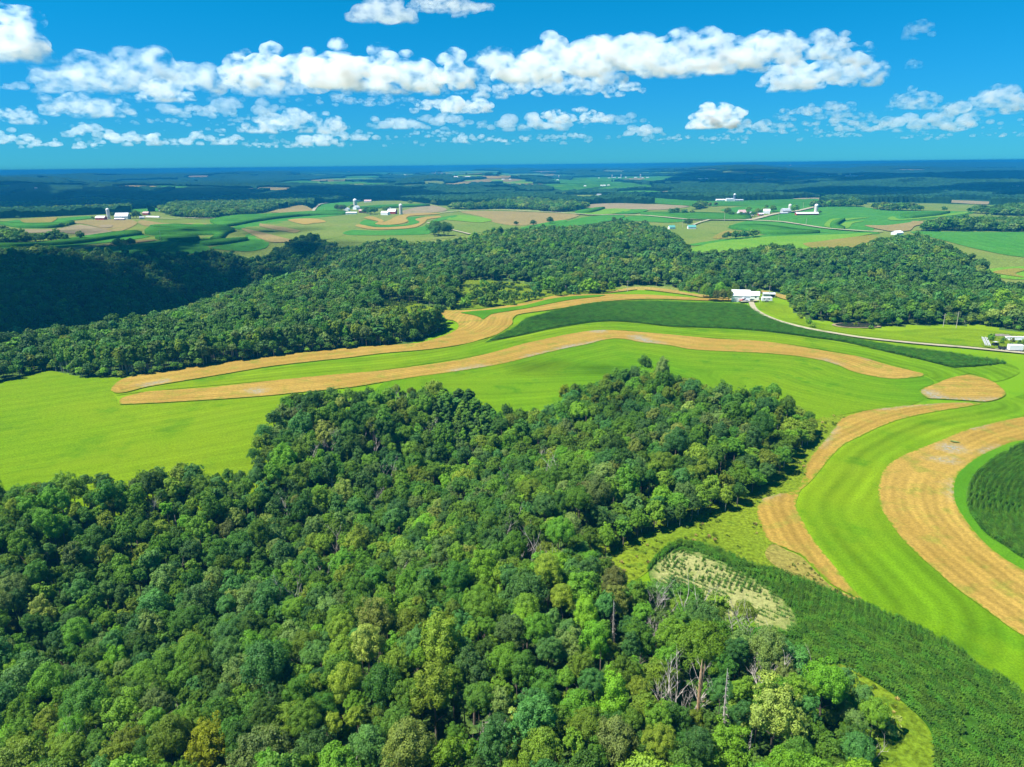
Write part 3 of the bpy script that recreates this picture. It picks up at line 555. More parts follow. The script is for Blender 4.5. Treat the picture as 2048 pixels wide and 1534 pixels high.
me = mesh('ground', V, Q.tolist()+cap[:, ::-1].tolist(), [M['hay'], M['floor'], M['pasture'], M['wood_far']], True, np.concatenate([mi, np.ones(nth)]))
tag(link('ground', me), 'rolling farm land reaching to the horizon', 'ground', 'structure')
# ------------------------------------------------------------------ tree shapes
def unit(v): return v/(np.linalg.norm(v, axis=-1, keepdims=True)+1e-9)
def crown_mesh_data(seed, kind, ncards, half):
    g = np.random.default_rng(seed)
    lobes = {'round': [((0, 0, 10), 5, 4.7)], 'broad': [((0, 0, 9.4), 6.1, 4.3)], 'tall': [((0, 0, 9.6), 4.1, 6.2)],
             'lobed': [((-1.8, .6, 9), 3.9, 4.2), ((2.2, -.7, 10), 3.4, 4.2), ((.3, 1.8, 12), 2.9, 3.2), ((.5, -2.3, 8.2), 3., 3.4)],
             'narrow': [((0, 0, 10.4), 2.5, 5.6)], 'loose': [((-1.5, 1, 8.6), 3.6, 3.6), ((2, .8, 10.5), 3.2, 3.4), ((.2, -1.8, 11.8), 3., 3.2), ((-2.6, -1.6, 10.6), 2.4, 2.6), ((2.6, -2.4, 8), 2.4, 2.4)],
             'bush': [((-.4, 0, 1.6), 1.7, 1.7), ((.9, .5, 1.3), 1.3, 1.4)], 'cone': [((0, 0, 7), 2.6, 7)]}[kind]
    cs = []; rs = []; od = []
    tot = sum(a*b for _, a, b in lobes)
    for c, rx, rz in lobes:
        n = max(7, int({'round': 84, 'broad': 100, 'tall': 94, 'lobed': 115, 'narrow': 60, 'loose': 90, 'bush': 26, 'cone': 60}[kind]*rx*rz/tot))
        k = np.arange(n)+.5
        z = 1-1.42*k/n; ph = k*2.39996+g.random()*6
        z = np.clip(z+g.normal(0, .07, n), -.62, 1); ph = ph+g.normal(0, .25, n)
        q = np.sqrt(1-np.clip(z, -1, 1)**2); d = np.stack([q*np.cos(ph), q*np.sin(ph), z], 1)
        u = g.uniform(.62, 1.08, n)*(1+.16*np.sin(ph*2+g.random()*6)*q+.1*np.sin(ph*5+g.random()*6)*q)
        if kind == 'cone':
            zz = g.random(n)**.8; ph = g.random(n)*6.28; rad = rx*(1-zz)*g.uniform(.7, 1, n)+.2
            d = np.stack([np.cos(ph), np.sin(ph), np.full(n, .4)], 1); pc = np.stack([rad*np.cos(ph), rad*np.sin(ph), .8+13*zz], 1)
        else:
            pc = np.array(c)+d*u[:, None]*np.array([rx, rx, rz])*.86
        cs.append(pc); od.append(unit(d)); rs.append(min(rx, rz)*.24*g.uniform(.5, 1.5, n))
        if kind not in ('bush', 'cone'):   # inner fill
            m = n//4; dd = unit(g.normal(size=(m, 3))); cs.append(np.array(c)+dd*np.array([rx, rx, rz])*.42*g.random((m, 1))); od.append(dd); rs.append(np.full(m, min(rx, rz)*.4))
    cs = np.vstack(cs); rs = np.concatenate(rs); od = np.vstack(od)
    w = rs**2; idx = g.choice(len(rs), ncards, p=w/w.sum())
    d = unit(g.normal(size=(ncards, 3))+od[idx]*.95+np.array([0, 0, .25]))
    pos = cs[idx]+d*(rs[idx]*g.uniform(.72, 1.08, ncards))[:, None]*np.array([1.08, 1.08, .88])
    nrm = unit(d*.95+od[idx]*.1+np.array([0, 0, .28])+g.normal(size=(ncards, 3))*.42)
    t = unit(np.cross(nrm, g.normal(size=(ncards, 3)))); b = np.cross(nrm, t)
    s = half*g.uniform(.6, 1.3, (ncards, 1)); s2 = s*g.uniform(.55, .95, (ncards, 1))
    V = np.stack([pos-t*s, pos-b*s2+nrm*s*.12, pos+t*s, pos+b*s2+nrm*s*.12], 1).reshape(-1, 3)
    Fc = np.arange(ncards*4).reshape(-1, 4)
    return V, Fc
def tube(V, Fc, P, Rr, n=6):
    P = np.asarray(P, float); base = len(V)
    for i, p in enumerate(P):
        d = P[min(i+1, len(P)-1)]-P[max(i-1, 0)]; d = d/(np.linalg.norm(d)+1e-9)
        a = np.cross(d, [.3, .8, .52]); a /= np.linalg.norm(a)+1e-9; b = np.cross(d, a)
        for k in range(n):
            an = 2*math.pi*k/n; V.append(list(p+Rr[i]*(a*math.cos(an)+b*math.sin(an))))
    for i in range(len(P)-1):
        for k in range(n):
            k2 = (k+1) % n; Fc.append([base+i*n+k, base+i*n+k2, base+(i+1)*n+k2, base+(i+1)*n+k])
    Fc.append([base+(len(P)-1)*n+k for k in range(n)])
def trunk_data(seed, kind):
    r = random.Random(seed); V = []; Fc = []
    top = {'narrow': 12, 'tall': 10, 'cone': 12}.get(kind, 9.)
    r0 = .2 if kind == 'narrow' else .34
    sx, sy = r.uniform(-.5, .5), r.uniform(-.5, .5)
    P = [(0, 0, -.8), (0, 0, 0), (sx*.3, sy*.3, top*.35), (sx, sy, top*.7), (sx*1.3, sy*1.2, top)]
    tube(V, Fc, P, [r0*1.5, r0*1.1, r0*.8, r0*.55, r0*.2], 7)
    for k in range(5):
        a = k*1.26+r.random(); z0 = top*r.uniform(.42, .75); L = r.uniform(1.6, 3.)*(.5 if kind in ('narrow', 'cone') else 1)
        p0 = np.array([sx*.7, sy*.7, z0]); e = np.array([math.cos(a)*L, math.sin(a)*L, r.uniform(1., 2.6)])
        tube(V, Fc, [p0, p0+e*.5+[0, 0, .2], p0+e], [r0*.4, r0*.25, r0*.08], 5)
    return V, Fc
KINDS_ = ['round', 'lobed', 'broad', 'broad', 'tall', 'tall', 'lobed', 'lobed', 'narrow', 'loose']
RX_ = {'round': 5.4, 'broad': 6.5, 'tall': 4.4, 'lobed': 5.6, 'narrow': 2.8, 'loose': 5.5, 'bush': 2.2, 'cone': 2.7}
TOP_ = {'round': 15.2, 'broad': 14.2, 'tall': 16.2, 'lobed': 15.2, 'narrow': 16.4, 'loose': 15., 'bush': 3.4, 'cone': 14}
CROWN = []; TRUNK = []
for i, k in enumerate(KINDS_):
    CROWN.append(mesh('tree_crown', *crown_mesh_data(100+i, k, {'narrow': 9500, 'broad': 19500, 'loose': 12500}.get(k, 16500), .165), [LEAF['mid']]))
    TRUNK.append(mesh('tree_trunk', *trunk_data(200+i, k), [M['palebark' if k == 'narrow' else 'bark']]))
def override(o, m, slot=0):
    o.material_slots[slot].link = 'OBJECT'; o.material_slots[slot].material = m
SPK = list(SPEC)
def proto_collection(name, ncards, half, colours, seed0, kinds=KINDS_, trunks=True):
    c = bpy.data.collections.new(name); q = 0
    for i, k in enumerate(kinds):
        V, Fc = crown_mesh_data(seed0+i, k, ncards, half); n = len(Fc)
        V = V.tolist(); Fc = Fc.tolist()
        if trunks: tube(V, Fc, [(0, 0, -8), (.1, 0, 4), (.2, .1, TOP_[k]*.62)], [.36, .28, .16] if k != 'narrow' else [.24, .2, .12], 5)
        me = mesh(name, V, Fc, [LEAF['mid'], M['palebark' if k in ('narrow', 'tall') else 'bark']], False, [0]*n+[1]*(len(Fc)-n))
        for cn in colours:
            o = bpy.data.objects.new('%s_%03d' % (name, q), me); q += 1
            c.objects.link(o); override(o, LEAF[cn])
    return c
def scatter(name, xyz, idx, rz, scl, coll, label, cat, parent=None):
    me = bpy.data.meshes.new(name); me.from_pydata(np.asarray(xyz).tolist(), [], [])
    a = me.attributes.new('pick', 'INT', 'POINT'); a.data.foreach_set('value', np.asarray(idx, np.int32))
    a = me.attributes.new('turn', 'FLOAT_VECTOR', 'POINT'); rv = np.zeros((len(rz), 3), np.float32); rv[:, 2] = rz; a.data.foreach_set('vector', rv.ravel())
    a = me.attributes.new('size', 'FLOAT_VECTOR', 'POINT'); a.data.foreach_set('vector', np.asarray(scl, np.float32).ravel())
    ng = bpy.data.node_groups.new('plant_'+name, 'GeometryNodeTree')
    ng.interface.new_socket('Geometry', in_out='INPUT', socket_type='NodeSocketGeometry'); ng.interface.new_socket('Geometry', in_out='OUTPUT', socket_type='NodeSocketGeometry')
    n = ng.nodes; l = ng.links
    gi = n.new('NodeGroupInput'); go = n.new('NodeGroupOutput'); ci = n.new('GeometryNodeCollectionInfo'); iop = n.new('GeometryNodeInstanceOnPoints')
    ci.inputs['Collection'].default_value = coll; ci.inputs['Separate Children'].default_value = True; ci.inputs['Reset Children'].default_value = True
    def na(t, nm):
        q = n.new('GeometryNodeInputNamedAttribute'); q.data_type = t; q.inputs['Name'].default_value = nm; return q.outputs['Attribute']
    l.new(gi.outputs[0], iop.inputs['Points']); l.new(ci.outputs[0], iop.inputs['Instance']); iop.inputs['Pick Instance'].default_value = True
    l.new(na('INT', 'pick'), iop.inputs['Instance Index']); l.new(na('FLOAT_VECTOR', 'size'), iop.inputs['Scale'])
    er = n.new('FunctionNodeEulerToRotation'); l.new(na('FLOAT_VECTOR', 'turn'), er.inputs[0]); l.new(er.outputs[0], iop.inputs['Rotation'])
    l.new(iop.outputs[0], go.inputs[0])
    o = link(name, me, parent); md = o.modifiers.new('plants', 'NODES'); md.node_group = ng
    tag(o, label, cat, 'stuff'); return o
def pick_colour(x, y, weights, g):
    ks = list(weights); w = np.array([weights[k] for k in ks], float); w /= w.sum(); cum = np.cumsum(w)
    u = .62*g.random(len(x))+.38*np.clip((fbm(x/22+40, y/22+9, 2)-.2)/.6, 0, .9999)
    # spread back to uniform by rank
    rk = np.argsort(np.argsort(u))/max(1, len(u))
    return [ks[min(len(ks)-1, int(np.searchsorted(cum, q)))] for q in rk]
# ------------------------------------------------------------------ the big wood: every tree placed
def canopy_at(px, py, hz=11.): x, y = unproject([(px, py)], hz)[0]; return x, y
SPECIAL = [  # px, py, colour, kind index, radius, height, words
 (415,1492,'yellow',6,4.4,13,'bright yellow rounded tree among dark green trees at the lower edge'),
 (752,1250,'pale',4,3.6,18,'tall yellowish tree, the larger of a yellow pair in the middle of the wood'),
 (735,1300,'pale',5,3.2,16,'yellowish tree standing just below the larger one of a yellow pair'),
 (882,1285,'olive',4,4.6,18,'tall pale green domed tree in the middle of the wood'),
 (868,1385,'olive',5,3.8,17,'tall egg-shaped light green tree showing its pale trunk'),
 (1405,1300,'lime',2,5.8,15,'large vivid green round tree beside the bare grey trees'),
 (1555,1425,'pale',9,6.0,16,'big pale lime tree with open crown and visible pale trunk'),
 (815,1500,'pale',0,4.4,14,'pale yellow-green round tree at the lower edge of the frame'),
 (1128,785,'yellow',4,2.6,11,'yellow tree at the far edge of the wood by the hay notch'),
 (690,985,'pale',4,3.6,15,'yellowish tall tree in the upper part of the wood'),
 (1172,1235,'lime',4,3.0,14,'bright lime-green tree in the middle of the wood'),
 (1188,1290,'lime',5,3.2,14,'bright lime-green tree just below another lime one'),
 (1650,1370,'lime',3,4.8,12,'bright green broad tree at the corn side of the wood'),
 (1095,1160,'olive',0,3.6,17,'pale green round tree with visible trunk in the middle of the wood'),
 (45,1435,'lime',1,4.0,13,'lime-green tree near the lower corner of the wood'),
 (235,1325,'lime',4,3.2,13,'lime tree amid darker crowns low in the wood'),
 (1460,1500,'lime',6,4.6,12,'yellow-green tree at the lower edge beside the pale open tree'),
 (1230,1490,'brown',0,4.0,13,'dull brownish tree at the lower edge of the wood'),
 (520,1075,'mid',4,3.0,18,'tall bright tree above its neighbours'),
 (660,940,'blue',8,2.8,18,'slim pale blue-green tree in the upper wood'),
 (1290,735,'deep',1,3.8,17,'dark tree topping the far edge of the wood'),
 (1325,742,'grey',4,3.6,18,'tall grey-green tree topping the far edge of the wood'),
 (1060,990,'olive',3,4.6,15,'olive tree in the middle of the wood'),
 (1270,905,'pale',1,2.8,14,'yellowish tree in the wood, upper right part'.replace(', upper right part', ' below the far hay field')),
]
DEAD = [  # px, py, shape, height
 (775,935,0,15),(752,992,1,14),(675,1080,2,15),(700,1078,1,13),(1118,942,3,16),(1043,1055,0,15),(1068,1102,2,15),(375,1132,2,12),(100,1122,0,11),(598,1180,1,16),(614,1172,3,14),(1360,1205,2,15),(1488,1243,0,13),(1515,1262,2,12),(1463,1258,2,12),(1345,1368,3,14),(1376,1372,1,14),(1401,1366,4,15),(1453,1392,5,15),(1526,1348,1,13),(1600,1350,3,11),(1498,1503,5,11),(1330,1182,0,13),(966,1463,1,11),(180,1472,1,13),(226,1490,0,13),(800,1157,2,12),(885,1142,3,12),(742,880,3,14),(615,905,0,13),(650,882,1,13),(855,860,1,14),(793,792,2,13),(1150,930,2,12),(1030,1082,1,12),(945,905,2,12),(1010,962,0,13),(1750,1478,2,6),(1228,1240,5,13),(700,1490,0,11),(1310,1235,1,12),(1085,905,1,11),(560,1010,0,12),(300,1010,1,12),(480,1240,2,11),(1235,960,0,12)]
trees = []   # x, y, r, h, colour, kind index, label or None
for px, py, c, k, r, h, lab in SPECIAL:
    r *= .78
    x, y = canopy_at(px, py, h*.68); trees.append((x, y, r, h, c, k, lab))
dead = []
for px, py, k, h in DEAD:
    x, y = canopy_at(px, py, h*.72); dead.append((x, y, k, h, px, py))
cell = {}
def near_ok(x, y, r, f):
    cx, cy = int(x//8), int(y//8)
    for a in (-1, 0, 1):
        for b in (-1, 0, 1):
            for (X, Y, Rr) in cell.get((cx+a, cy+b), ()):
                if (X-x)**2+(Y-y)**2 < (f*(Rr+r))**2: return False
    return True
def put(x, y, r): cell.setdefault((int(x//8), int(y//8)), []).append((x, y, r))
for t in trees:
    L = math.hypot(t[0], t[1]); put(t[0], t[1], t[2]*1.05); put(t[0]-t[0]/L*t[2]*1.3, t[1]-t[1]/L*t[2]*1.3, t[2]*.75)
for x, y, k, h, px, py in dead:
    L = math.hypot(x, y); put(x, y, 1.6)
    put(x-x/L*2.2, y-y/L*2.2, .8)
g1 = np.random.default_rng(21)
x0, y0 = W1.min(0); x1, y1 = W1.max(0); y0 = max(y0, 48)
cand = []
for r_lo, r_hi, N in ((3.2, 4.1, 420), (2.3, 3.2, 6500), (1.5, 2.3, 34000)):
    xs = g1.uniform(x0, x1, N); ys = g1.uniform(y0, y1, N); rs = g1.uniform(r_lo, r_hi, N)
    ok = inside(xs, ys, W1); 
    edge = pdist(xs, ys, np.vstack([W1, W1[:1]]))
    for x, y, r, e in zip(xs[ok], ys[ok], rs[ok], edge[ok]):
        if e < r*.55: continue
        if e < 10 and r > 4.4: r *= .75
        if near_ok(x, y, r, .64): put(x, y, r); cand.append((x, y, r, e))
cand = np.array(cand)
cols = pick_colour(cand[:, 0], cand[:, 1], {'olive': 1.3, 'lime': .6, 'mid': 4.2, 'deep': 2.2, 'blue': 2.3, 'grey': .8, 'brown': .1, 'pale': .25}, g1)
for (x, y, r, e), c in zip(cand, cols):
    k = int(g1.choice([0, 1, 2, 3, 6, 7, 9, 4] if r > 2.6 else [0, 1, 0, 2, 5, 6, 7, 9]))
    px, py, _ = project(np.array(x), np.array(y), float(H(x, y)))
    # slim poplars at the far edge clump
    if 870 < px < 990 and y > 228: k = 8; r = min(r, 2.8); c = R_.choice(['deep', 'deep', 'blue', 'mid'])
    h = 7.4+r*1.8+g1.uniform(-1.8, 2.8)
    if e < 9: h *= .62 if px > 1150 else .8
    trees.append((x, y, r, h, c, k, None))
T = trees
tx = np.array([t[0] for t in T]); ty = np.array([t[1] for t in T]); tr = np.array([t[2] for t in T]); thh = np.array([t[3] for t in T])
tz = H(tx, ty)
PX, PY, PD = project(tx, ty, tz+thh*.66)
scr = tr*F/PD
vis = (PX > -20) & (PX < 2068) & (PY > 0) & (PY < 1550)
score = np.where(vis, scr, -1); score[:len(SPECIAL)] += 1000
order = np.argsort(-score); N_IND = 292
chosen = set(order[:N_IND].tolist())
def tree_scale(r, h, k):
    sx = r/RX_[KINDS_[k]]; sz = min(h/TOP_[KINDS_[k]], sx*1.22); return sx, sz, h-TOP_[KINDS_[k]]*sz
SHAPEW = {'round': 'round-crowned', 'broad': 'broad', 'tall': 'tall oval', 'lobed': 'lumpy-crowned', 'narrow': 'slim', 'loose': 'open-crowned'}
used_lab = {}
def place_tree(x, y, r, h, c, k, lab, px, py, group):
    root = empty('broadleaf_tree', (x, y, float(H(x, y))), R_.random()*6.28)
    sx, sz, lift = tree_scale(r, h, k); root.scale = (sx, sx, sz)
    cr = link('crown', CROWN[k], root, (0, 0, lift/sz)); override(cr, LEAF[c]); tk = link('trunk', TRUNK[k], root); tk.scale = (1, 1, h/TOP_[KINDS_[k]]/sz)
    if lab is None:
        size = 'small' if r < 2.4 else ('large' if r > 3.5 else '')
        lab = ('%s %s %s tree %d%% across and %d%% down the photo' % (size, SPEC[c][0], SHAPEW[KINDS_[k]], round(px/20.48), round(py/15.34))).strip()
        if lab in used_lab: lab += ', the %s one' % ('taller' if h > used_lab[lab] else 'shorter')
        used_lab[lab] = h
    tag(root, lab, 'tree', None, group)
    return root
for i in order[:N_IND]:
    place_tree(*T[i], PX[i], PY[i], 'trees of the big near wood')
rest = [i for i in range(len(T)) if i not in chosen]
hi = proto_collection('wood_tree', 8500, .25, SPK, 400)
def scatter_trees(name, lst, coll, colours, kinds, label, cat='wood', sink=0.):
    a = np.array([(x, y, float(0), r, h) for x, y, r, h, c, k in lst])
    z = H(a[:, 0], a[:, 1])-sink*a[:, 4]
    idx = [kinds_index(k, kinds)*len(colours)+colours.index(c) for *_, c, k in lst]
    tp = np.array([TOP_[kinds[kinds_index(k, kinds)]] for *_, k in lst]); sx = a[:, 3]/np.array([RX_[kinds[kinds_index(k, kinds)]] for *_, k in lst])
    sz = np.minimum(a[:, 4]/tp, sx*1.25); z = z+a[:, 4]-tp*sz; s = np.column_stack([sx, sx, sz])
    return scatter(name, np.column_stack([a[:, :2], z]), idx, rng.random(len(lst))*6.28, s, coll, label, cat)
def kinds_index(k, kinds): return k % len(kinds)
# undergrowth fills the gaps below the crowns and the outer edges
ug = []
xs = g1.uniform(x0, x1, 5200); ys = g1.uniform(y0, y1, 5200); ed = pdist(xs, ys, np.vstack([W1, W1[:1]])); ok = inside(xs, ys, W1)
for x, y, e, o in zip(xs, ys, ed, ok):
    if o and e > 1. and (e < 7 or g1.random() < .42):
        r = g1.uniform(1.2, 2.4); ug.append((x, y, r, r*g1.uniform(1.6, 2.6), R_.choice(['mid', 'deep', 'lime', 'mid', 'olive', 'blue']), int(g1.integers(0, 8))))
scatter_trees('near_woods', [T[i][:6] for i in rest]+ug, hi, SPK, KINDS_, 'remaining crowns and undergrowth of the big near wood')
# ------------------------------------------------------------------ dead trees
def dead_data(seed, shape):
    r = random.Random(seed); V = []; Fc = []; V2 = []; F2 = []
    def limb(p, d, L, rad, lvl, VV, FF):
        P = [p]; q = np.array(p, float); dd = np.array(d, float)
        for s in range(4):
            dd = dd+np.array([r.uniform(-.28, .28), r.uniform(-.28, .28), r.uniform(-.02, .16)]); dd /= np.linalg.norm(dd)
            q = q+dd*L/4; P.append(q.copy())
        tube(VV, FF, P, [rad, rad*.8, rad*.62, rad*.45, rad*.2], 5)
        if lvl < 3:
            for k in range({0: 6, 1: 4, 2: 3}[lvl]):
                i = r.choice([1, 2, 3, 3, 4]); a = r.random()*6.28
                side = np.array([math.cos(a), math.sin(a), .15]); nd = (P[i]-P[i-1])/np.linalg.norm(P[i]-P[i-1])*.75+side*.75
                limb(P[i], nd/np.linalg.norm(nd), L*r.uniform(.38, .6), max(.032, rad*.45), lvl+1, V2, F2)
    if shape == 4:      # broken stub, splintered top
        tube(V, Fc, [(0, 0, -.5), (0, 0, 3), (.2, 0, 7), (.35, .1, 12), (.4, .1, 14.2)], [.40, .36, .32, .27, .05], 7)
        tube(V, Fc, [(.2, .3, 9), (.1, .5, 12), (0, .6, 13.4)], [.2, .15, .03], 5)
        for k in range(4): tube(V2, F2, [(.25, 0, 5+k*1.7), (.25+math.cos(k*2.1)*1.2, math.sin(k*2.1)*1.2, 5.6+k*1.7)], [.1, .03], 4)
    elif shape == 5:    # conifer snag
        tube(V, Fc, [(0, 0, -.5), (.1, 0, 6), (.25, .1, 14.5)], [.3, .22, .05], 6)
        for k in range(46):
            z = 3+k*.24; a = k*2.4; L = (1-z/16)*r.uniform(.8, 2.); tube(V2, F2, [(.1+z*.01, 0, z), (math.cos(a)*L*.6, math.sin(a)*L*.6, z+.1), (math.cos(a)*L, math.sin(a)*L, z-.25)], [.06, .045, .02], 4)
    else:
        n = {0: 1, 1: 2, 2: 3, 3: 4}[shape]
        for k in range(n):
            a = k*6.28/n+r.random(); tl = {0: .05, 1: .28, 2: .38, 3: .25}[shape]
            limb(np.array([math.cos(a)*.2*(n > 1), math.sin(a)*.2*(n > 1), -.4]), np.array([math.cos(a)*tl, math.sin(a)*tl, 1.]), r.uniform(9., 11.), .26 if n < 3 else .18, 0 if n < 3 else 1, V, Fc)
    return V, Fc, V2, F2
DM = []
for s in range(12):
    V, Fc, V2, F2 = dead_data(50+s, s % 6)
    m = M['brownwood'] if s % 6 == 4 else M['deadwood']
    DM.append((mesh('dead_trunk', V, Fc, [m]), mesh('dead_branches', V2, F2, [m])))
DSH = ['bare grey branching tree', 'forked bare dead tree', 'spreading bare grey tree', 'pale many-stemmed dead tree', 'tall broken brown dead trunk', 'spiky bare conifer snag']
for i, (x, y, k, h, px, py) in enumerate(dead):
    root = empty('dead_tree', (x, y, float(H(x, y))), R_.random()*6.28); s = h/14.; root.scale = (s*.72, s*.72, s)
    a, b = DM[k+6*(i % 2)]
    link('trunk', a, root); link('branches', b, root)
    tag(root, '%s in the wood, %d%% across and %d%% down the photo' % (DSH[k], round(px/20.48), round(py/15.34)), 'dead tree', None, 'dead trees of the big near wood')
# ------------------------------------------------------------------ woods beyond the strips
g2 = np.random.default_rng(33)
def fill(polys, clears, sp, smin, smax, cols_w, avoid=(), edge_small=True):
    out = []
    for P in polys:
        bx0, by0 = P.min(0); bx1, by1 = P.max(0)
        nx = int((bx1-bx0)/sp)+1; ny = int((by1-by0)/(sp*.866))+1
        a, b = np.meshgrid(np.arange(nx), np.arange(ny)); xs = bx0+(a+(b % 2)*.5)*sp; ys = by0+b*sp*.866
        xs = (xs+g2.uniform(-.36, .36, xs.shape)*sp).ravel(); ys = (ys+g2.uniform(-.36, .36, ys.shape)*sp).ravel()
        # only what the frame can see, with a margin
        px, py, pd = project(xs, ys, H(xs, ys)+8); ok = (pd > 0) & (px > -160) & (px < 2210) & (py < 1900)
        ok &= inside(xs, ys, P)
        if clears: ok &= ~in_any(xs, ys, clears)
        xs = xs[ok]; ys = ys[ok]
        if not len(xs): continue
        e = pdist(xs, ys, np.vstack([P, P[:1]])); r = smin+(smax-smin)*g2.random(len(xs))**1.5*1.25
        cs = pick_colour(xs, ys, cols_w, g2)
        for x, y, rr_, ee, c in zip(xs, ys, r, e, cs):
            if ee < rr_*.4: continue
            h = 4.6+rr_*1.75+g2.uniform(-1.2, 2.4)+(3. if g2.random() < .07 else 0)
            if ee < 6: h *= .8
            out.append((x, y, rr_, h, c, int(g2.integers(0, 10))))
    return out
MCOL = ['deep', 'blue', 'mid', 'grey', 'olive', 'lime', 'pale']
CW = {'pale': .14, 'olive': .6, 'lime': .15, 'mid': 1.2, 'grey': 1.1, 'blue': 2.8, 'deep': 5.5}
L2 = fill([W2], CLEAR, 4.9, 2.1, 3.7, CW)
nearer = [t for t in L2 if math.hypot(t[0], t[1]) < 560]; farther = [t for t in L2 if math.hypot(t[0], t[1]) >= 560]
# tall pale-stemmed edge trees on the near side of the left wood
eg = []
E_ = unproject(smooth_poly([(100,741),(150,750),(250,751),(300,745),(410,729),(513,715),(581,706),(700,694),(800,684),(850,675),(876,661)], 8, closed=False))
for p, q in zip(E_[:-1], E_[1:]):
    for k in range(3):
        t = g2.random(); s = g2.uniform(1, 6); x = p[0]+(q[0]-p[0])*t; y = p[1]+(q[1]-p[1])*t+s
        eg.append((x, y, g2.uniform(1.6, 2.6), g2.uniform(9, 14), R_.choice(['grey', 'olive', 'mid', 'deep']), R_.choice([8, 8, 4])))
ug2 = []
B2 = np.vstack([W2, W2[:1]])
for i in range(len(B2)-1):
    p, q = B2[i], B2[i+1]; L = np.hypot(*(q-p))
    if np.hypot(*p) > 620: continue
    for k in range(int(L/1.8)):
        t = g2.random(); x, y = p+(q-p)*t; x += g2.uniform(-3, 3); y += g2.uniform(-1, 4)
        if inside(np.array([x]), np.array([y]), W2)[0]:
            r = g2.uniform(1.1, 2.3); ug2.append((x, y, r, r*g2.uniform(1.6, 2.8), R_.choice(['mid', 'deep', 'olive', 'lime']), int(g2.integers(0, 8))))
pm = proto_collection('middle_tree', 1500, .62, MCOL, 500)
pl = proto_collection('small_tree', 520, 1.02, MCOL, 600, kinds=['round', 'broad', 'tall', 'lobed', 'narrow', 'loose'])
scatter_trees('middle_woods', nearer+eg+ug2, pm, MCOL, KINDS_, 'broadleaf woods beyond the stubble strips, on the near valley sides')
KL = ['round', 'broad', 'tall', 'lobed', 'narrow', 'loose']
scatter_trees('valley_woods', farther, pl, MCOL, KL, 'woods on the far valley sides up to the farm fields')
L3 = fill(MIDW, MIDCLEAR, 9.0, 4.2, 6.6, CW)
scatter_trees('farmland_woods', L3, pl, MCOL, KL, 'wooded ridges and hedges between the distant farm fields', sink=.2)
# ------------------------------------------------------------------ far canopy
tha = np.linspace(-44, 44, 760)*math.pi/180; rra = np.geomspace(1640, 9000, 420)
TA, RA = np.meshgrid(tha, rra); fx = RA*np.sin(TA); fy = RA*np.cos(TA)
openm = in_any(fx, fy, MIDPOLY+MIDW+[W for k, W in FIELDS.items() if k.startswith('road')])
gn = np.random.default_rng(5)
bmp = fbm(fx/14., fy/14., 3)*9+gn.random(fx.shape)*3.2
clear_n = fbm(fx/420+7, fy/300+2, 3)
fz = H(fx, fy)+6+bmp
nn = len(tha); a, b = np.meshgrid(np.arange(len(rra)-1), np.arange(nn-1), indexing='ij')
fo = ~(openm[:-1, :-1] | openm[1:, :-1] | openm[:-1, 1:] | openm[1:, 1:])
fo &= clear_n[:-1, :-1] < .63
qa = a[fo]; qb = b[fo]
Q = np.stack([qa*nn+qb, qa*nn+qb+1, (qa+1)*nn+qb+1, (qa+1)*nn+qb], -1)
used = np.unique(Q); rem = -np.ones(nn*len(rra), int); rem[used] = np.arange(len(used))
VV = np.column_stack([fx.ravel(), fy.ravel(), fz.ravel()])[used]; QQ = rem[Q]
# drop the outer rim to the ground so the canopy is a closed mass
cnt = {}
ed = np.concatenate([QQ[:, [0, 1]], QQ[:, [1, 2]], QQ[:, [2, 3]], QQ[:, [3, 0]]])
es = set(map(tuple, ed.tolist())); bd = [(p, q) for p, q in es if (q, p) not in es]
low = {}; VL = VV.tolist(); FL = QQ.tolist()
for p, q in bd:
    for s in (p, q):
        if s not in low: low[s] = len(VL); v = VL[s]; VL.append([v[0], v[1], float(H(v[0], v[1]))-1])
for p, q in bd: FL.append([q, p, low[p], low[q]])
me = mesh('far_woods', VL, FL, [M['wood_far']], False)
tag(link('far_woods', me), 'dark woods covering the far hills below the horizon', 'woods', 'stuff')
# ------------------------------------------------------------------ corn rows, weeds
CORN_L = leaf_mat('corn_leaves', (.064, .182, .011), (.095, .21, .013), .3)
def corn_clump(seed, plants, length, hgt):
    r = random.Random(seed); V = []; Fc = []
    for p in range(plants):
        ox = (p+.5)/plants*length-length/2+r.uniform(-.05, .05); oy = r.uniform(-.08, .08); h = hgt*r.uniform(.88, 1.1)
        for k in range(8):
            a = r.choice([1.57, -1.57])+r.uniform(-.9, .9); z0 = h*(.22+.78*k/9); L = r.uniform(.34, .6)*(1.1-.4*k/8); w = .06
            d = np.array([math.cos(a), math.sin(a), 0]); s = np.array([-d[1], d[0], 0])*w; o = np.array([ox, oy, 0])
            pts = [o+[0, 0, z0], o+d*L*.5+[0, 0, z0+L*.42], o+d*L+[0, 0, z0+L*.12]]
            b = len(V)
            for q, ww in zip(pts, (1.1, 1.2, .25)): V.append(list(q-s*ww)); V.append(list(q+s*ww))
            Fc += [[b, b+1, b+3, b+2], [b+2, b+3, b+5, b+4]]
        b = len(V); V += [[ox-.03, oy, -.2], [ox+.03, oy, -.2], [ox+.015, oy, h], [ox-.015, oy, h]]; Fc.append([b, b+1, b+2, b+3])
        b = len(V)
        for k in range(3):   # tassel
            a = k*2.1; V += [[ox, oy, h], [ox+.12*math.cos(a), oy+.12*math.sin(a), h+.32], [ox+.16*math.cos(a), oy+.16*math.sin(a), h+.3]]; Fc.append([b+k*3, b+k*3+1, b+k*3+2])
    return mesh('corn_row', V, Fc, [CORN_L])
CORN_B = leaf_mat('corn_leaves_bright', (.066, .200, .012), (.095, .235, .014), .3)
cc_ = bpy.data.collections.new('corn_rows')
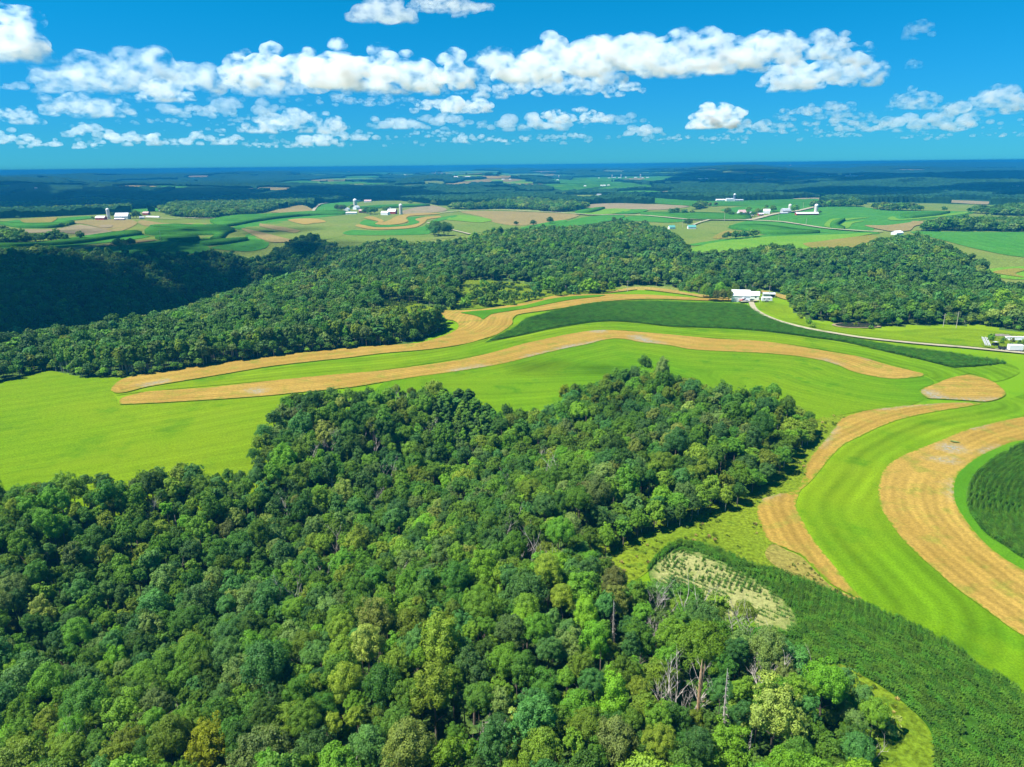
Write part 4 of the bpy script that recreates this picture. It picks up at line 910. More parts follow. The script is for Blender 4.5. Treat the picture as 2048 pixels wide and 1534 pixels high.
for i in range(4): cc_.objects.link(bpy.data.objects.new('corn_row_%03d' % i, corn_clump(i, 8, 1.6, 2.3)))
for i in range(2): cc_.objects.link(bpy.data.objects.new('corn_row_%03d' % (4+i), corn_clump(9+i, 4, 1.6, 1.5)))
for i in range(2): q_ = bpy.data.objects.new('corn_row_%03d' % (6+i), corn_clump(20+i, 8, 1.6, 2.3)); q_.data.materials[0] = CORN_B; cc_.objects.link(q_)
def resample(c, step):
    s = np.concatenate([[0], np.cumsum(np.hypot(*np.diff(c, axis=0).T))]); t = np.arange(0, s[-1], step)
    return np.column_stack([np.interp(t, s, c[:, 0]), np.interp(t, s, c[:, 1])])
def rows(guide, P, spacing, step, n, side, drop=None, vscale=1., margin=.6):
    out = []; c = resample(guide, 1.0)
    for _ in range(3): c[1:-1] = (c[:-2]+c[1:-1]*2+c[2:])/4
    for k in range(n):
        if k:   # walk the curve inwards one row at a time, so the rows nest
            t = np.gradient(c, axis=0); t /= np.linalg.norm(t, axis=1)[:, None]+1e-9
            c = c+np.stack([-t[:, 1], t[:, 0]], 1)*side*spacing
            c[1:-1] = (c[:-2]+c[1:-1]*4+c[2:])/6
            keep = np.hypot(*np.diff(c, axis=0).T) > .15; c = c[np.concatenate([[True], keep])]
            if k % 6 == 0: c = resample(c, 1.0)
        if len(c) < 4: break
        q = resample(c, step); t = np.gradient(q, axis=0); an = np.arctan2(t[:, 1], t[:, 0])
        px, py, pd = project(q[:, 0], q[:, 1], H(q[:, 0], q[:, 1]))
        ok = inside(q[:, 0], q[:, 1], P) & (px < 2350) & (py < 1700)
        if drop is not None: ok &= ~drop(q[:, 0], q[:, 1], px, py)
        for (x, y), a in zip(q[ok], an[ok]): out.append((x, y, a+g2.normal(0, .03)+(math.pi if g2.random() < .5 else 0)))
    return out
def drop_L(x, y, px, py):
    s = sst(1700, 1340, px+.35*(py-1100)*0)*sst(1075, 1150, py)
    thin = np.where(inside(x, y, FIELDS['sparse']), 1., sst(1680, 1500, px)*.5)
    pat = fbm(x/5., y/5.+3, 3); pat2 = fbm(x/14+4, y/14, 2)
    inn = inside(x, y, FIELDS['sparse']); gaps = (pat2 > .78)*.3+((py > 1420) & (px > 1925) & (px < 1950) & (pat > .56))*.7
    bot = sst(1480, 1534, py)*0
    return g2.random(x.shape) < np.where(inn, 1., np.maximum(thin*np.clip((pat-.3)*2.6, 0, 1), gaps))
wLUP = wL(L_UP)
def emit(name, pts, label, zs=1., w=1., pick=(0, 4)):
    a = np.array(pts); s = g2.uniform(.85, 1.15, len(a))*zs
    idx = g2.integers(pick[0], pick[1], len(a))
    return scatter(name, np.column_stack([a[:, :2], H(a[:, 0], a[:, 1])+.05]), idx, a[:, 2], np.column_stack([np.ones(len(a))*w, np.ones(len(a))*w, s]), cc_, label, 'corn')
def side_of(guide, P):
    m = guide[len(guide)//2]; t = guide[len(guide)//2+1]-guide[len(guide)//2-1]; nrm = np.array([-t[1], t[0]])/np.linalg.norm(t)
    return 1 if inside(np.array([m[0]+nrm[0]*4]), np.array([m[1]+nrm[1]*4]), P)[0] else -1
rl = rows(wLUP, FIELDS['cornL'], 1.0, 1.6, 92, side_of(wLUP, FIELDS['cornL']), drop_L)
emit('corn_crop', rl, 'ragged green corn rows between the big wood and the mown hay band', .58)
rs2 = rows(wLUP, FIELDS['sparse'], 1.15, .8, 60, side_of(wLUP, FIELDS['cornL']), lambda x, y, px, py: g2.random(x.shape) < .25+.5*(fbm(x/5., y/5., 3) > .5))
a_ = np.array(rs2); sc_ = g2.uniform(.3, .62, len(a_))
scatter('corn_seedlings', np.column_stack([a_[:, :2], H(a_[:, 0], a_[:, 1])+.2]), g2.integers(4, 6, len(a_)), a_[:, 2], np.column_stack([sc_*1.1, sc_*1.2, sc_*1.1]), cc_, 'stunted corn rows on the pale soil at the tip of the corn', 'corn')
rk = rows(wKE, FIELDS['cornK'], 1.3, 1.6, 60, side_of(wKE, FIELDS['cornK']))
emit('corn_crop', rk, 'dark corn in nested curved rows at the frame edge', .72)
wE = wL([(970,682),(997,668),(1028,654.5),(1043,641),(1059,633),(1093,624),(1144,612),(1196,603.5),(1247,601.5),(1315,600.5),(1400,603.5),(1464,605),(1491,608),(1502,615),(1526,629.5),(1553,641),(1604,656),(1656,666),(1707,676),(1758,684.5),(1826,695),(1895,703),(1946,711),(2013,725.6)])
wE2 = wL([(970,683),(1042,671.6),(1093,660),(1144,651),(1196,644),(1247,644),(1315,651),(1416,656),(1485,659.6),(1553,666.5),(1621,675),(1690,685),(1758,700.6),(1826,716),(1895,733),(1980,731)])
re_ = rows(wE2, FIELDS['cornE'], 1.5, 2.0, 80, side_of(wE2, FIELDS['cornE']))
emit('corn_crop', re_, 'long dark corn strip below the white barn', .55, 1.4, (6, 8))
def tuft_mesh(seed, m):
    g = np.random.default_rng(seed); V = []; Fc = []
    for k in range(46):
        a = g.random()*6.28; rad = g.random()**.6*.6; h = g.uniform(.25, .8); p = np.array([math.cos(a)*rad, math.sin(a)*rad, 0]); d = np.array([math.cos(a+g.normal()), math.sin(a+g.normal()), 0])
        s = np.array([-d[1], d[0], 0])*.06; b = len(V)
        V += [list(p-s), list(p+s), list(p+d*.2+[0, 0, h]+s), list(p+d*.2+[0, 0, h]-s)]; Fc.append([b, b+1, b+2, b+3])
    return mesh('tuft', V, Fc, [m])
tc_ = bpy.data.collections.new('tufts')
for i, m in enumerate([leaf_mat('weed_grey', (.34, .32, .30), (.30, .29, .24), .3), leaf_mat('weed_green', (.10, .17, .016), (.16, .21, .02), .2), leaf_mat('weed_dark', (.04, .10, .016), (.06, .13, .014), .2), leaf_mat('weed_straw', (.40, .30, .10), (.34, .26, .08), .2)]):
    tc_.objects.link(bpy.data.objects.new('tuft_%03d' % i, tuft_mesh(i, m)))
def tufts(keys, dens, picks, smin, smax, label, noise=.0, lim=40000):
    P_ = []; I_ = []
    for k in keys:
        W = FIELDS[k]; a = W.min(0); b = W.max(0); n = int((b[0]-a[0])*(b[1]-a[1])*dens)
        xs = g2.uniform(a[0], b[0], n); ys = g2.uniform(a[1], b[1], n); ok = inside(xs, ys, W)
        px, py, pd = project(xs, ys, H(xs, ys)); ok &= (px > -60) & (px < 2110) & (py < 1600)
        if noise: ok &= fbm(xs/9, ys/9, 3) > noise
        ok &= ~inside(xs, ys, W1)
        P_ += list(zip(xs[ok], ys[ok]))
    a = np.array(P_); s = g2.uniform(smin, smax, len(a))
    return scatter('weeds', np.column_stack([a, H(a[:, 0], a[:, 1])+.35]), [R_.choice(picks) for _ in range(len(a))], g2.random(len(a))*6.28, np.column_stack([s, s, s*.9]), tc_, label, 'weeds')
tufts(['rough1', 'rough2', 'olive1'], .2, [1, 1, 1, 3, 1], .3, .75, 'tall grass tufts beside the big wood', .46)
tufts(['c2', 'clear1'], .05, [2, 1, 2], 1.6, 3.2, 'scrub on the bushy hillside pasture', .5)
# ------------------------------------------------------------------ bushes and lone trees
BM = [mesh('bush_crown', *crown_mesh_data(700+i, 'bush', 700, .26), [LEAF['mid']]) for i in range(4)]
CM = mesh('cone_crown', *crown_mesh_data(710, 'cone', 1800, .4), [LEAF['deep']])
def bush(px, py, w, c, label, group=None, tall=1.):
    x, y, z = at(px, py); s = w/3.6
    o = link('bush', R_.choice(BM), None, (x, y, z-.1), R_.random()*6.28); o.scale = (s, s, s*tall); override(o, LEAF[c]); tag(o, label, 'bush', None, group); return o
HB = [(955,600,7,'deep','dark bush'),(985,590,8,'mid','green bush'),(970,578,7,'mid','green bush'),(1000,585,8,'deep','dark bush'),(948,585,6,'olive','olive bush'),(1010,606,8,'deep','dark bush'),(985,612,9,'mid','large green bush'),(968,612,7,'deep','dark bush'),
      (1050,603,6,'mid','green bush'),(1072,590,9,'blue','tall dark bush'),(1068,600,7,'deep','dark bush'),(1085,580,10,'lime','bright yellow-green bush'),(1100,584,10,'lime','bright yellow-green bush'),(1118,592,9,'deep','large dark bush'),
      (1147,590,7,'blue','dark bush'),(1170,585,9,'lime','bright yellow-green bush'),(1185,587,10,'lime','bright yellow-green bush'),(1205,585,8,'olive','olive bush'),(1222,583,7,'mid','green bush'),(905,618,8,'deep','dark bush'),(890,608,6,'lime','small bright bush'),(930,615,7,'lime','pale bush'),(1030,600,6,'mid','green bush'),(940,604,6,'mid','green bush'),(1022,611,5,'olive','olive bush')]
for px, py, w, c, lab in HB: bush(px, py, w, c, '%s on the hillside pasture, %d%% across and %d%% down the photo' % (lab, round(px/20.48), round(py/15.34)), 'bushes on the hillside pasture', 1.15)
LT = [(1419,602,'deep',3.2,9),(1432,603,'brown',3.,8),(1445,603,'brown',3.,8.5),(1457,603,'olive',2.8,8),(1440,594,'lime',3.6,10),(1408,596,'lime',3.6,10),(1500,588,'deep',2.2,7),(1507,591,'deep',2.4,6),(1517,592,'mid',2.,5),(1470,590,'olive',3,8),
      (868,470,'deep',10,19),(877,472,'deep',9,18),(889,472,'deep',8,18),(897,471,'deep',7,17),(870,473,'blue',7,14),
      (1455,430,'mid',7,12),(1462,433,'deep',6,9),(1480,433,'deep',5,8),(1495,432,'deep',5,8),(1505,433,'deep',5,8),(1515,430,'olive',6,11),(1528,425,'olive',6,10),(1546,424,'mid',7,12),(1590,426,'mid',8,14),(1640,427,'deep',3,5),(1497,424,'mid',6,10),(1533,417,'deep',4,7),
      (675,422,'deep',7,13),(683,423,'brown',7,13),(690,420,'deep',6,12),(735,428,'deep',8,14),(742,430,'deep',8,14),(750,428,'deep',7,12),(770,423,'mid',7,11),(776,424,'deep',6,11),(728,427,'olive',5,9),(705,418,'deep',5,9),
      (186,440,'mid',4,7),(226,434,'deep',5,9),(273,437,'deep',8,14),(268,437,'mid',6,10),(280,436,'deep',5,9),(114,430,'mid',9,9),(36,437,'deep',4,5),(10,425,'deep',9,14),(124,455,'deep',5,8),(135,454,'mid',4,7),(263,494,'deep',6,10),(240,500,'deep',8,13),
      (821,409,'grey',7,10),(868,410,'grey',8,11),(1066,452,'deep',5,9),(1100,448,'deep',6,11),(1228,446,'deep',5,10),(1032,451,'deep',4,7),(1376,452,'deep',7,10),(1070,391,'grey',14,16),(1128,391,'grey',10,16),(1225,390,'deep',14,14)]
for i, (px, py, c, r, h) in enumerate(LT):
    x, y, z = at(px, py); k = [0, 1, 6, 0][i % 4]
    root = empty('broadleaf_tree', (x, y, z-h*.27), R_.random()*6.28); h *= 1.2; root.scale = (r/RX_[KINDS_[k]], r/RX_[KINDS_[k]], h/TOP_[KINDS_[k]]*1.05)
    cr = link('crown', CROWN[k], root); override(cr, LEAF[c]); link('trunk', TRUNK[k], root)
    tag(root, '%s %s tree standing clear of the woods, %d%% across and %d%% down the photo' % (SPEC[c][0], ['round', 'broad', 'lumpy', 'spreading'][i % 4], round(px/20.48), round(py/15.34)), 'tree', None, 'lone and farmyard trees')
# ------------------------------------------------------------------ buildings
M['white'] = plain_mat('white_paint', (.78, .79, .80), .6, .3, .06, .4)
M['whitemetal'] = plain_mat('white_metal_roof', (.80, .81, .82), .4, .4, .05, .3)
M['greyroof'] = plain_mat('grey_metal_roof', (.42, .45, .47), .45, .4, .12, .3)
M['teal'] = plain_mat('teal_roof', (.10, .34, .28), .5, .3, .1, .3)
M['red'] = plain_mat('red_barn_paint', (.36, .05, .04), .7, .2, .15, .4)
M['redroof'] = plain_mat('pinkish_roof', (.55, .36, .34), .6, .2, .1, .4)
M['dark'] = plain_mat('dark_paint_and_shade', (.02, .025, .03), .6, .2, .1, 1.)  # dark paint on wagons; on door panels it stands in for shade inside openings
M['concrete'] = plain_mat('silo_concrete', (.58, .55, .50), .8, .2, .1, .6)
M['bluesilo'] = plain_mat('silo_dark', (.16, .20, .27), .5, .3, .1, .6)
M['glass'] = plain_mat('window_glass', (.03, .05, .07), .1, .5, .05, 1.)
M['pole'] = plain_mat('weathered_pole', (.48, .44, .38), .8, .2, .15, 2.)
M['greymetal'] = plain_mat('grey_metal', (.45, .46, .48), .45, .4, .15, 1.)
M['tyre'] = plain_mat('tyre_rubber', (.02, .02, .02), .8, .2, .1, 2.)
M['redpaint'] = plain_mat('red_machine_paint', (.45, .06, .03), .5, .4, .1, 2.)
M['timber'] = plain_mat('grey_timber', (.34, .30, .25), .85, .1, .2, 2.)
def box_into(V, Fc, x0, x1, y0, y1, z0, z1):
    b = len(V); V += [[x0, y0, z0], [x1, y0, z0], [x1, y1, z0], [x0, y1, z0], [x0, y0, z1], [x1, y0, z1], [x1, y1, z1], [x0, y1, z1]]
    Fc += [[b+q for q in f] for f in ([0, 3, 2, 1], [4, 5, 6, 7], [0, 1, 5, 4], [1, 2, 6, 5], [2, 3, 7, 6], [3, 0, 4, 7])]
def boxes(L):
    V = []; Fc = []
    for bx in L: box_into(V, Fc, *bx)
    return V, Fc
def walls_mesh(L, Wd, prof, m):
    # prof: half-section [(y, z) ...] from eave to ridge; walls closed up to it, extruded along x
    sec = [(-Wd/2, -.6)]+[(-y, z) for y, z in prof]+[(y, z) for y, z in reversed(prof[:-1])]+[(Wd/2, -.6)]
    n = len(sec); V = [[-L/2, y, z] for y, z in sec]+[[L/2, y, z] for y, z in sec]
    Fc = [list(range(n))[::-1], [n+k for k in range(n)]]+[[k, (k+1) % n, n+(k+1) % n, n+k] for k in range(n)]
    return mesh('wall', V, Fc, [m])
def roof_mesh(L, prof, th, over, m):
    # sheets just above the wall section, with thickness and overhang
    e = prof[0]; q = prof[1]; dx, dz = e[0]-q[0], e[1]-q[1]; k = over/math.hypot(dx, dz)
    pr = [(e[0]+dx*k, e[1]+dz*k)]+list(prof[1:])
    line = [(-y, z+.03) for y, z in pr]+[(y, z+.03) for y, z in reversed(pr[:-1])]
    n = len(line); V = []; X = L/2+over*.7
    for x in (-X, X):
        V += [[x, y, z] for y, z in line]; V += [[x, y, z+th] for y, z in line]
    Fc = []
    for i in range(n-1):
        Fc += [[n+i, n+i+1, 3*n+i+1, 3*n+i], [i, 2*n+i, 2*n+i+1, i+1], [i, i+1, n+i+1, n+i], [2*n+i, 3*n+i, 3*n+i+1, 2*n+i+1]]
    Fc += [[0, n, 3*n, 2*n], [n-1, 3*n-1, 4*n-1, 2*n-1]]
    Fc[-1] = [n-1, 2*n-1+0, 4*n-1, 3*n-1]
    return mesh('roof', V, Fc, [m])
def building(name, label, cat, px, py, L, Wd, eave, ridge, rz, wm, rm, gambrel=False, doors=(), windows=(), group=None, open_front=False, door_mat='dark'):
    x, y, z = at(px, py)
    root = empty(name, (x, y, z), math.radians(rz)); tag(root, label, cat, None, group)
    if y > 700: root.scale = (.82, .82, .82)
    prof = [(Wd/2, eave), (Wd*.32, eave+(ridge-eave)*.66), (0, ridge)] if gambrel else [(Wd/2, eave), (0, ridge)]
    link('wall', walls_mesh(L, Wd, prof, wm), root); link('roof', roof_mesh(L, prof, .12, .35, rm), root)
    for (face, u, w, h) in doors:     # face 'f' front (-y) or 'e' end (+x)
        V, Fc = boxes([(u-w/2, u+w/2, -Wd/2-.06, -Wd/2+.02, 0, h)] if face == 'f' else [(L/2-.02, L/2+.06, u-w/2, u+w/2, 0, h)])
        link('door', mesh('door', V, Fc, [M[door_mat]]), root)  # dark panels paint the shade inside an open doorway
    for (face, u, zc, w, h) in windows:
        V, Fc = boxes([(u-w/2, u+w/2, -Wd/2-.05, -Wd/2+.02, zc-h/2, zc+h/2)] if face == 'f' else [(L/2-.02, L/2+.05, u-w/2, u+w/2, zc-h/2, zc+h/2)])
        link('window', mesh('window', V, Fc, [M['glass']]), root)
    return root
def silo(label, px, py, r, h, m, dome=True, group='silos'):
    x, y, z = at(px, py); root = empty('silo', (x, y, z)); tag(root, label, 'silo', None, group)
    V = []; Fc = []; tube(V, Fc, [(0, 0, -.5), (0, 0, h)], [r, r], 16)
    for k in range(int(h/1.2)):     # hoops
        tube(V, Fc, [(0, 0, k*1.2+.6), (0, 0, k*1.2+.72)], [r*1.015, r*1.015], 16)
    link('shaft', mesh('shaft', V, Fc, [m]), root)
    V = []; Fc = []; tube(V, Fc, [(0, 0, h), (0, 0, h+r*.45), (0, 0, h+r*.8), (0, 0, h+r*.95)], [r*1.03, r*.9, r*.5, r*.08], 16)
    link('dome', mesh('dome', V, Fc, [M['whitemetal']]), root)
    return root
FB = 'farm buildings'
building('white_barn', 'large white barn with white metal roof at the head of the gravel drive', 'barn', 1480, 602, 11, 8.5, 4.2, 7.2, -12, M['white'], M['whitemetal'], False, [('e', 0, 3.2, 3.2), ('f', -3.4, 2.4, 2.6)], [('f', 2.4, 2.2, 1.2, 1.), ('e', 0, 5.2, 1., 1.)], FB, door_mat='greymetal')
building('machine_shed', 'smaller white shed with pale roof standing behind the large white barn', 'shed', 1505, 597.5, 8, 6, 2.8, 4.8, -20, M['white'], M['whitemetal'], False, [('e', 0, 2.6, 2.4)], [('e', 0, 3.6, .9, .7), ('f', 2, 1.6, 1., .8)], FB)
building('open_shed', 'low grey-roofed shed with dark open bays behind the camper', 'shed', 1537, 594, 7.5, 4.5, 2.3, 3.1, -10, M['greymetal'], M['greyroof'], False, [('e', 0, 3.2, 1.9), ('f', 2.2, 2.4, 1.9)], [], FB)  # bays are near-black panels, the shade inside put into their colour
# camper
def wheels(root, L, pts, r=.42):
    for x, y in pts:
        V = []; Fc = []; tube(V, Fc, [(x, y-.14, r), (x, y+.14, r)], [r, r], 12); w = link('wheel', mesh('wheel', V+[], Fc+[[k for k in range(12)][::-1]], [M['tyre']]), root)
        V = []; Fc = []; tube(V, Fc, [(x, y-.17, r), (x, y+.17, r)], [r*.5, r*.5], 10); link('rim', mesh('rim', V, Fc+[list(range(10))[::-1]], [M['greymetal']]), w)
def trailer_at(name, label, cat, px, py, rz, parts, wh, r=.42):
    x, y, z = at(px, py); root = empty(name, (x, y, z+.3), math.radians(rz)); tag(root, label, cat)
    for nm, L, m in parts:
        o = link(nm, mesh(nm, *boxes(L), [m]), root)
        bv = o.modifiers.new('edge', 'BEVEL'); bv.width = .06; bv.segments = 2
    wheels(root, 0, wh, r); return root
trailer_at('camper_trailer', 'white camper trailer parked on the lawn beside the barn', 'camper', 1533, 604, -6, [('body', [(-3.2, 3.2, -1.2, 1.2, .55, 2.9)], M['white']), ('window', [(-2.2, -1.2, -1.23, -1.19, 1.6, 2.2), (.6, 1.8, -1.23, -1.19, 1.6, 2.2)], M['glass']), ('door', [(-.5, .2, -1.24, -1.19, .6, 2.4)], M['greymetal']), ('hitch', [(3.2, 4.6, -.08, .08, .5, .62)], M['greymetal'])], [(-.5, -1.1), (.6, -1.1), (-.5, 1.1), (.6, 1.1)])
trailer_at('box_trailer', 'white box trailer parked beside the gravel drive at the yard', 'trailer', 2029, 703.5, -8, [('body', [(-3., 3., -1.2, 1.2, .7, 3.1)], M['white']), ('door', [(3., 3.04, -1.1, 1.1, .8, 3.)], M['greymetal']), ('hitch', [(-4.2, -3., -.1, .1, .55, .7)], M['greymetal'])], [(1.2, -1.1), (2.1, -1.1), (1.2, 1.1), (2.1, 1.1)])
trailer_at('flatbed_wagon', 'dark flatbed wagon with light wheels in front of the white box trailer', 'wagon', 2008, 701, -8, [('bed', [(-2.4, 2.4, -1.1, 1.1, .75, .95)], M['dark']), ('headboard', [(-2.4, -2.3, -1.1, 1.1, .95, 1.9)], M['dark']), ('side_rack', [(-2.2, 2.4, 1.02, 1.1, .95, 1.4)], M['dark']), ('drawbar', [(-4., -2.4, -.08, .08, .55, .68)], M['greymetal'])], [(-1.6, -1.0), (1.6, -1.0), (-1.6, 1.0), (1.6, 1.0)], .45)
trailer_at('farm_cart', 'small dark cart standing on the grass of the yard', 'cart', 1990, 692.5, 15, [('body', [(-1.4, 1.4, -.8, .8, .5, .7), (-1.4, 1.4, -.8, -.74, .7, 1.2), (-1.4, 1.4, .74, .8, .7, 1.2), (-1.4, -1.34, -.74, .74, .7, 1.2), (1.34, 1.4, -.74, .74, .7, 1.2)], M['dark']), ('roof', [(-.9, .9, -.85, .85, 1.9, 1.98)], M['greymetal']), ('post', [(-.85, -.78, -.78, -.7, 1.2, 1.9), (.78, .85, -.78, -.7, 1.2, 1.9), (-.85, -.78, .7, .78, 1.2, 1.9), (.78, .85, .7, .78, 1.2, 1.9)], M['dark'])], [(-.9, -.8), (.9, -.8), (-.9, .8), (.9, .8)], .35)
def tractor(px, py, rz):
    x, y, z = at(px, py); root = empty('tractor', (x, y, z+.3), math.radians(rz)); tag(root, 'small red tractor parked against the front of the white barn', 'tractor')
    for nm, L, m in [('hood', [(.2, 1.8, -.35, .35, .7, 1.35)], M['redpaint']), ('cab', [(-.9, .2, -.6, .6, .9, 1.5), (-.9, -.8, -.6, -.5, 1.5, 2.3), (-.9, -.8, .5, .6, 1.5, 2.3), (.1, .2, -.6, -.5, 1.5, 2.3), (.1, .2, .5, .6, 1.5, 2.3)], M['redpaint']), ('cab_roof', [(-1., .3, -.7, .7, 2.3, 2.42)], M['white'])]:
        link(nm, mesh(nm, *boxes(L), [m]), root)
    for (xx, yy, r) in [(-.6, -.75, .75), (-.6, .75, .75), (1.4, -.6, .42), (1.4, .6, .42)]:
        V = []; Fc = []; tube(V, Fc, [(xx, yy-.17, r), (xx, yy+.17, r)], [r, r], 14); link('wheel', mesh('wheel', V, Fc+[list(range(14))[::-1]], [M['tyre']]), root)
tractor(1484.5, 604.5, 170)
def car(px, py, rz, label, m):
    x, y, z = at(px, py); root = empty('parked_car', (x, y, z+.4), math.radians(rz)); tag(root, label, 'car')
    V = []; Fc = []
    sec = [(-2.2, .4), (-2.2, .95), (-1.3, 1.05), (-.8, 1.55), (.7, 1.6), (1.3, 1.05), (2.1, .9), (2.2, .4)]
    n = len(sec); V = [[a, -.85, b] for a, b in sec]+[[a, .85, b] for a, b in sec]
    Fc = [list(range(n)), [n+k for k in range(n)][::-1]]+[[k, n+k, n+(k+1) % n, (k+1) % n] for k in range(n)]
    link('body', mesh('body', V, Fc, [m]), root)
    link('window', mesh('window', *boxes([(-.75, .65, -.87, .87, 1.1, 1.45)]), [M['glass']]), root)
    wheels(root, 0, [(-1.4, -.8), (1.4, -.8), (-1.4, .8), (1.4, .8)], .34)
car(1492.5, 605, 160, 'grey car parked at the barn beside the red tractor', M['greymetal'])
def stack(name, label, cat, px, py, rz, L, m):
    x, y, z = at(px, py); o = link(name, mesh(name, *boxes(L), [m]), None, (x, y, z+.3), math.radians(rz)); tag(o, label, cat)
stack('pipe_stack', 'long pale irrigation pipes stacked on the grass beside the yard', 'pipes', 1972, 685, 62, [(-9, 9, k*.7-1.2, k*.7-1.2+.35, 0, .4+.25*(k % 2)) for k in range(4)], M['greymetal'])
stack('log_pile', 'pile of grey logs and planks at the back of the yard', 'log pile', 2003, 673.5, -6, [(-4.2+k*.3, 4.2-k*.5, -.9+k*.35, -.55+k*.35, 0, .5+.2*(k % 3)) for k in range(6)], M['timber'])
stack('wrapped_bale_row', 'row of white wrapped bales behind the yard', 'bales', 2036, 679.5, -5, [(-6+k*1.65, -4.5+k*1.65, -.75, .75, 0, 1.3) for k in range(8)], M['white'])
stack('fence_panel_stack', 'low white panel stack in front of the wrapped bales', 'panels', 2030, 682, -5, [(-3, 3, -.5+k*.3, -.3+k*.3, 0, .7) for k in range(4)], M['white'])
for i, (px, py, w, c) in enumerate([(2041, 690, 2.6, 'deep'), (2036, 696, 2.4, 'deep'), (2024, 685, 2.4, 'brown'), (2007, 682, 2., 'deep'), (2003, 688, 2., 'mid'), (1980, 682, 3., 'lime'), (1983, 677, 2.6, 'mid'), (2022, 691, 1.6, 'deep')]):
    bush(px, py, w, c, '%s bush in the yard, %.1f%% across and %.1f%% down the photo' % (SPEC[c][0], px/20.48, py/15.34), 'bushes in the yard', 1.2)
for i, (px, py, w) in enumerate([(1618,648,3.5),(1600,637,3),(1690,650.5,2.2),(1711,652,2.2),(1742,658,2.5),(1625,655,3)]):
    bush(px, py, w, R_.choice(['mid', 'deep', 'olive']), 'small bush near the pond and lawn edge, %.1f%% across and %.1f%% down' % (px/20.48, py/15.34), 'bushes at the lawn edge')
bush(1770, 1463, 4.2, 'pale', 'round yellowish bush on the rough grass beside the wood'); bush(1728, 1440, 4., 'lime', 'lime-green bush at the tip of the wood')
def pole(px, py, h, label, cross=True, r=.14):
    x, y, z = at(px, py); root = empty('utility_pole', (x, y, z)); tag(root, label, 'utility pole', None, 'utility poles')
    V = []; Fc = []; tube(V, Fc, [(0, 0, -.5), (0, 0, h)], [r, r*.7], 8); link('post', mesh('post', V, Fc, [M['pole']]), root)
    if cross: link('crossarm', mesh('crossarm', *boxes([(-1.1, 1.1, r+.001, r+.13, h-.9, h-.75)]), [M['timber']]), root)
for px, py, h, lab in [(1519,606,7.5,'pale pole beside the drive at the white barn'),(1538,594.5,8,'pole standing by the low grey shed'),(1912,657,9,'utility pole in front of the wood beyond the lawn'),(1886,654,7,'dark pole at the wood edge beyond the lawn'),(1504,590,7,'pole rising behind the smaller white shed'),
   (1448.5,442,13,'pole beside the farm road left of the junction'.replace(' left of',' before')),(1514,436,10,'pole by the road below the farmhouse cluster'),(1606,419,12,'pole by the road beyond the long white barn'),(1365,455,11,'pole near the teal-roofed houses'),(322,481,12,'pale pole in the contour corn'),(650,424,9,'pole by the hilltop farm'),(1557,441,9,'pole in the big green field'),(1612,449,9,'pole along the gravel road in the green field'),(1255,583,8,'pole on the stubble crest')]:
    pole(px, py, h, lab, True, .14 if py > 500 else .22)
# farms of the middle distance
B_ = building
B_('red_shed', 'small red shed with white roof beside the pale silo', 'shed', 203, 440, 20, 11, 5, 8.5, -5, M['red'], M['whitemetal'], group=FB)
B_('long_barn', 'long barn with big grey metal roof behind the pale silo', 'barn', 246, 438, 27, 16, 6, 13, 4, M['white'], M['greyroof'], group=FB, doors=[('f', 4, 6, 4)])
B_('feed_shed', 'low dark-fronted shed in front of the long barn', 'shed', 240, 440.5, 20, 7, 3, 4.5, 4, M['redroof'], M['whitemetal'], group=FB)
silo('pale silo between the red shed and the long barn', 218, 438, 2.8, 16, M['concrete'])
B_('red_shed', 'red shed with pinkish roof by the lane', 'shed', 293, 429.5, 14, 10, 4, 7, -6, M['red'], M['redroof'], group=FB)
B_('grey_shed', 'little grey-roofed shed below the lane', 'shed', 284, 438, 10, 8, 3.5, 5.5, 30, M['greymetal'], M['greyroof'], group=FB)
B_('feed_bunker', 'long white feed bunker slanting down beside the lane', 'bunker', 306, 435, 40, 4, 2., 3., -24, M['white'], M['whitemetal'], group=FB)
B_('farmhouse', 'white farmhouse in the green clearing', 'house', 325, 421.5, 14, 10, 5, 8, -8, M['white'], M['whitemetal'], group=FB)
silo('pale domed silo of the hilltop farm', 711, 416, 4.2, 16, M['concrete'])
B_('gambrel_barn', 'white barn at the foot of the hilltop silo', 'barn', 713, 419.5, 14, 12, 5, 10, 60, M['white'], M['whitemetal'], True, group=FB)
B_('round_roof_shed', 'white arched shed beside dark trees at the hilltop farm', 'shed', 694, 422, 12, 12, 4, 7.5, 80, M['white'], M['whitemetal'], True, group=FB)
B_('long_shed', 'low white shed fronting the hilltop farm', 'shed', 703, 429, 24, 8, 4, 5.6, 3, M['white'], M['whitemetal'], group=FB)
B_('red_barn', 'red-fronted barn with pale roof behind the low white shed', 'barn', 725, 425.5, 16, 12, 4.5, 8, 15, M['red'], M['redroof'], group=FB)
B_('white_shed', 'white shed by the orchard trees of the hilltop farm', 'shed', 771, 430, 18, 10, 5, 8, -24, M['white'], M['whitemetal'], group=FB)
B_('red_barn', 'red barn with white roof beside the pinkish silo', 'barn', 785, 428, 18, 13, 6, 11, -10, M['red'], M['whitemetal'], True, group=FB)
B_('white_house', 'white house peeping over orchard trees', 'house', 777, 421.5, 10, 9, 5, 8, 10, M['white'], M['whitemetal'], group=FB)
silo('pinkish silo at the end of the hilltop farm', 802, 429, 2.9, 16, M['concrete'])
B_('white_shed', 'far white shed behind the hilltop farm', 'shed', 716, 402.5, 30, 12, 5, 8, 0, M['white'], M['whitemetal'], group=FB)
B_('farmhouse', 'far pinkish house behind the hilltop farm', 'house', 736, 405, 24, 12, 5, 9, 0, M['white'], M['redroof'], group=FB)
B_('white_shed', 'white shed by the curving track', 'shed', 625, 408, 12, 9, 4, 7, 10, M['white'], M['whitemetal'], group=FB)
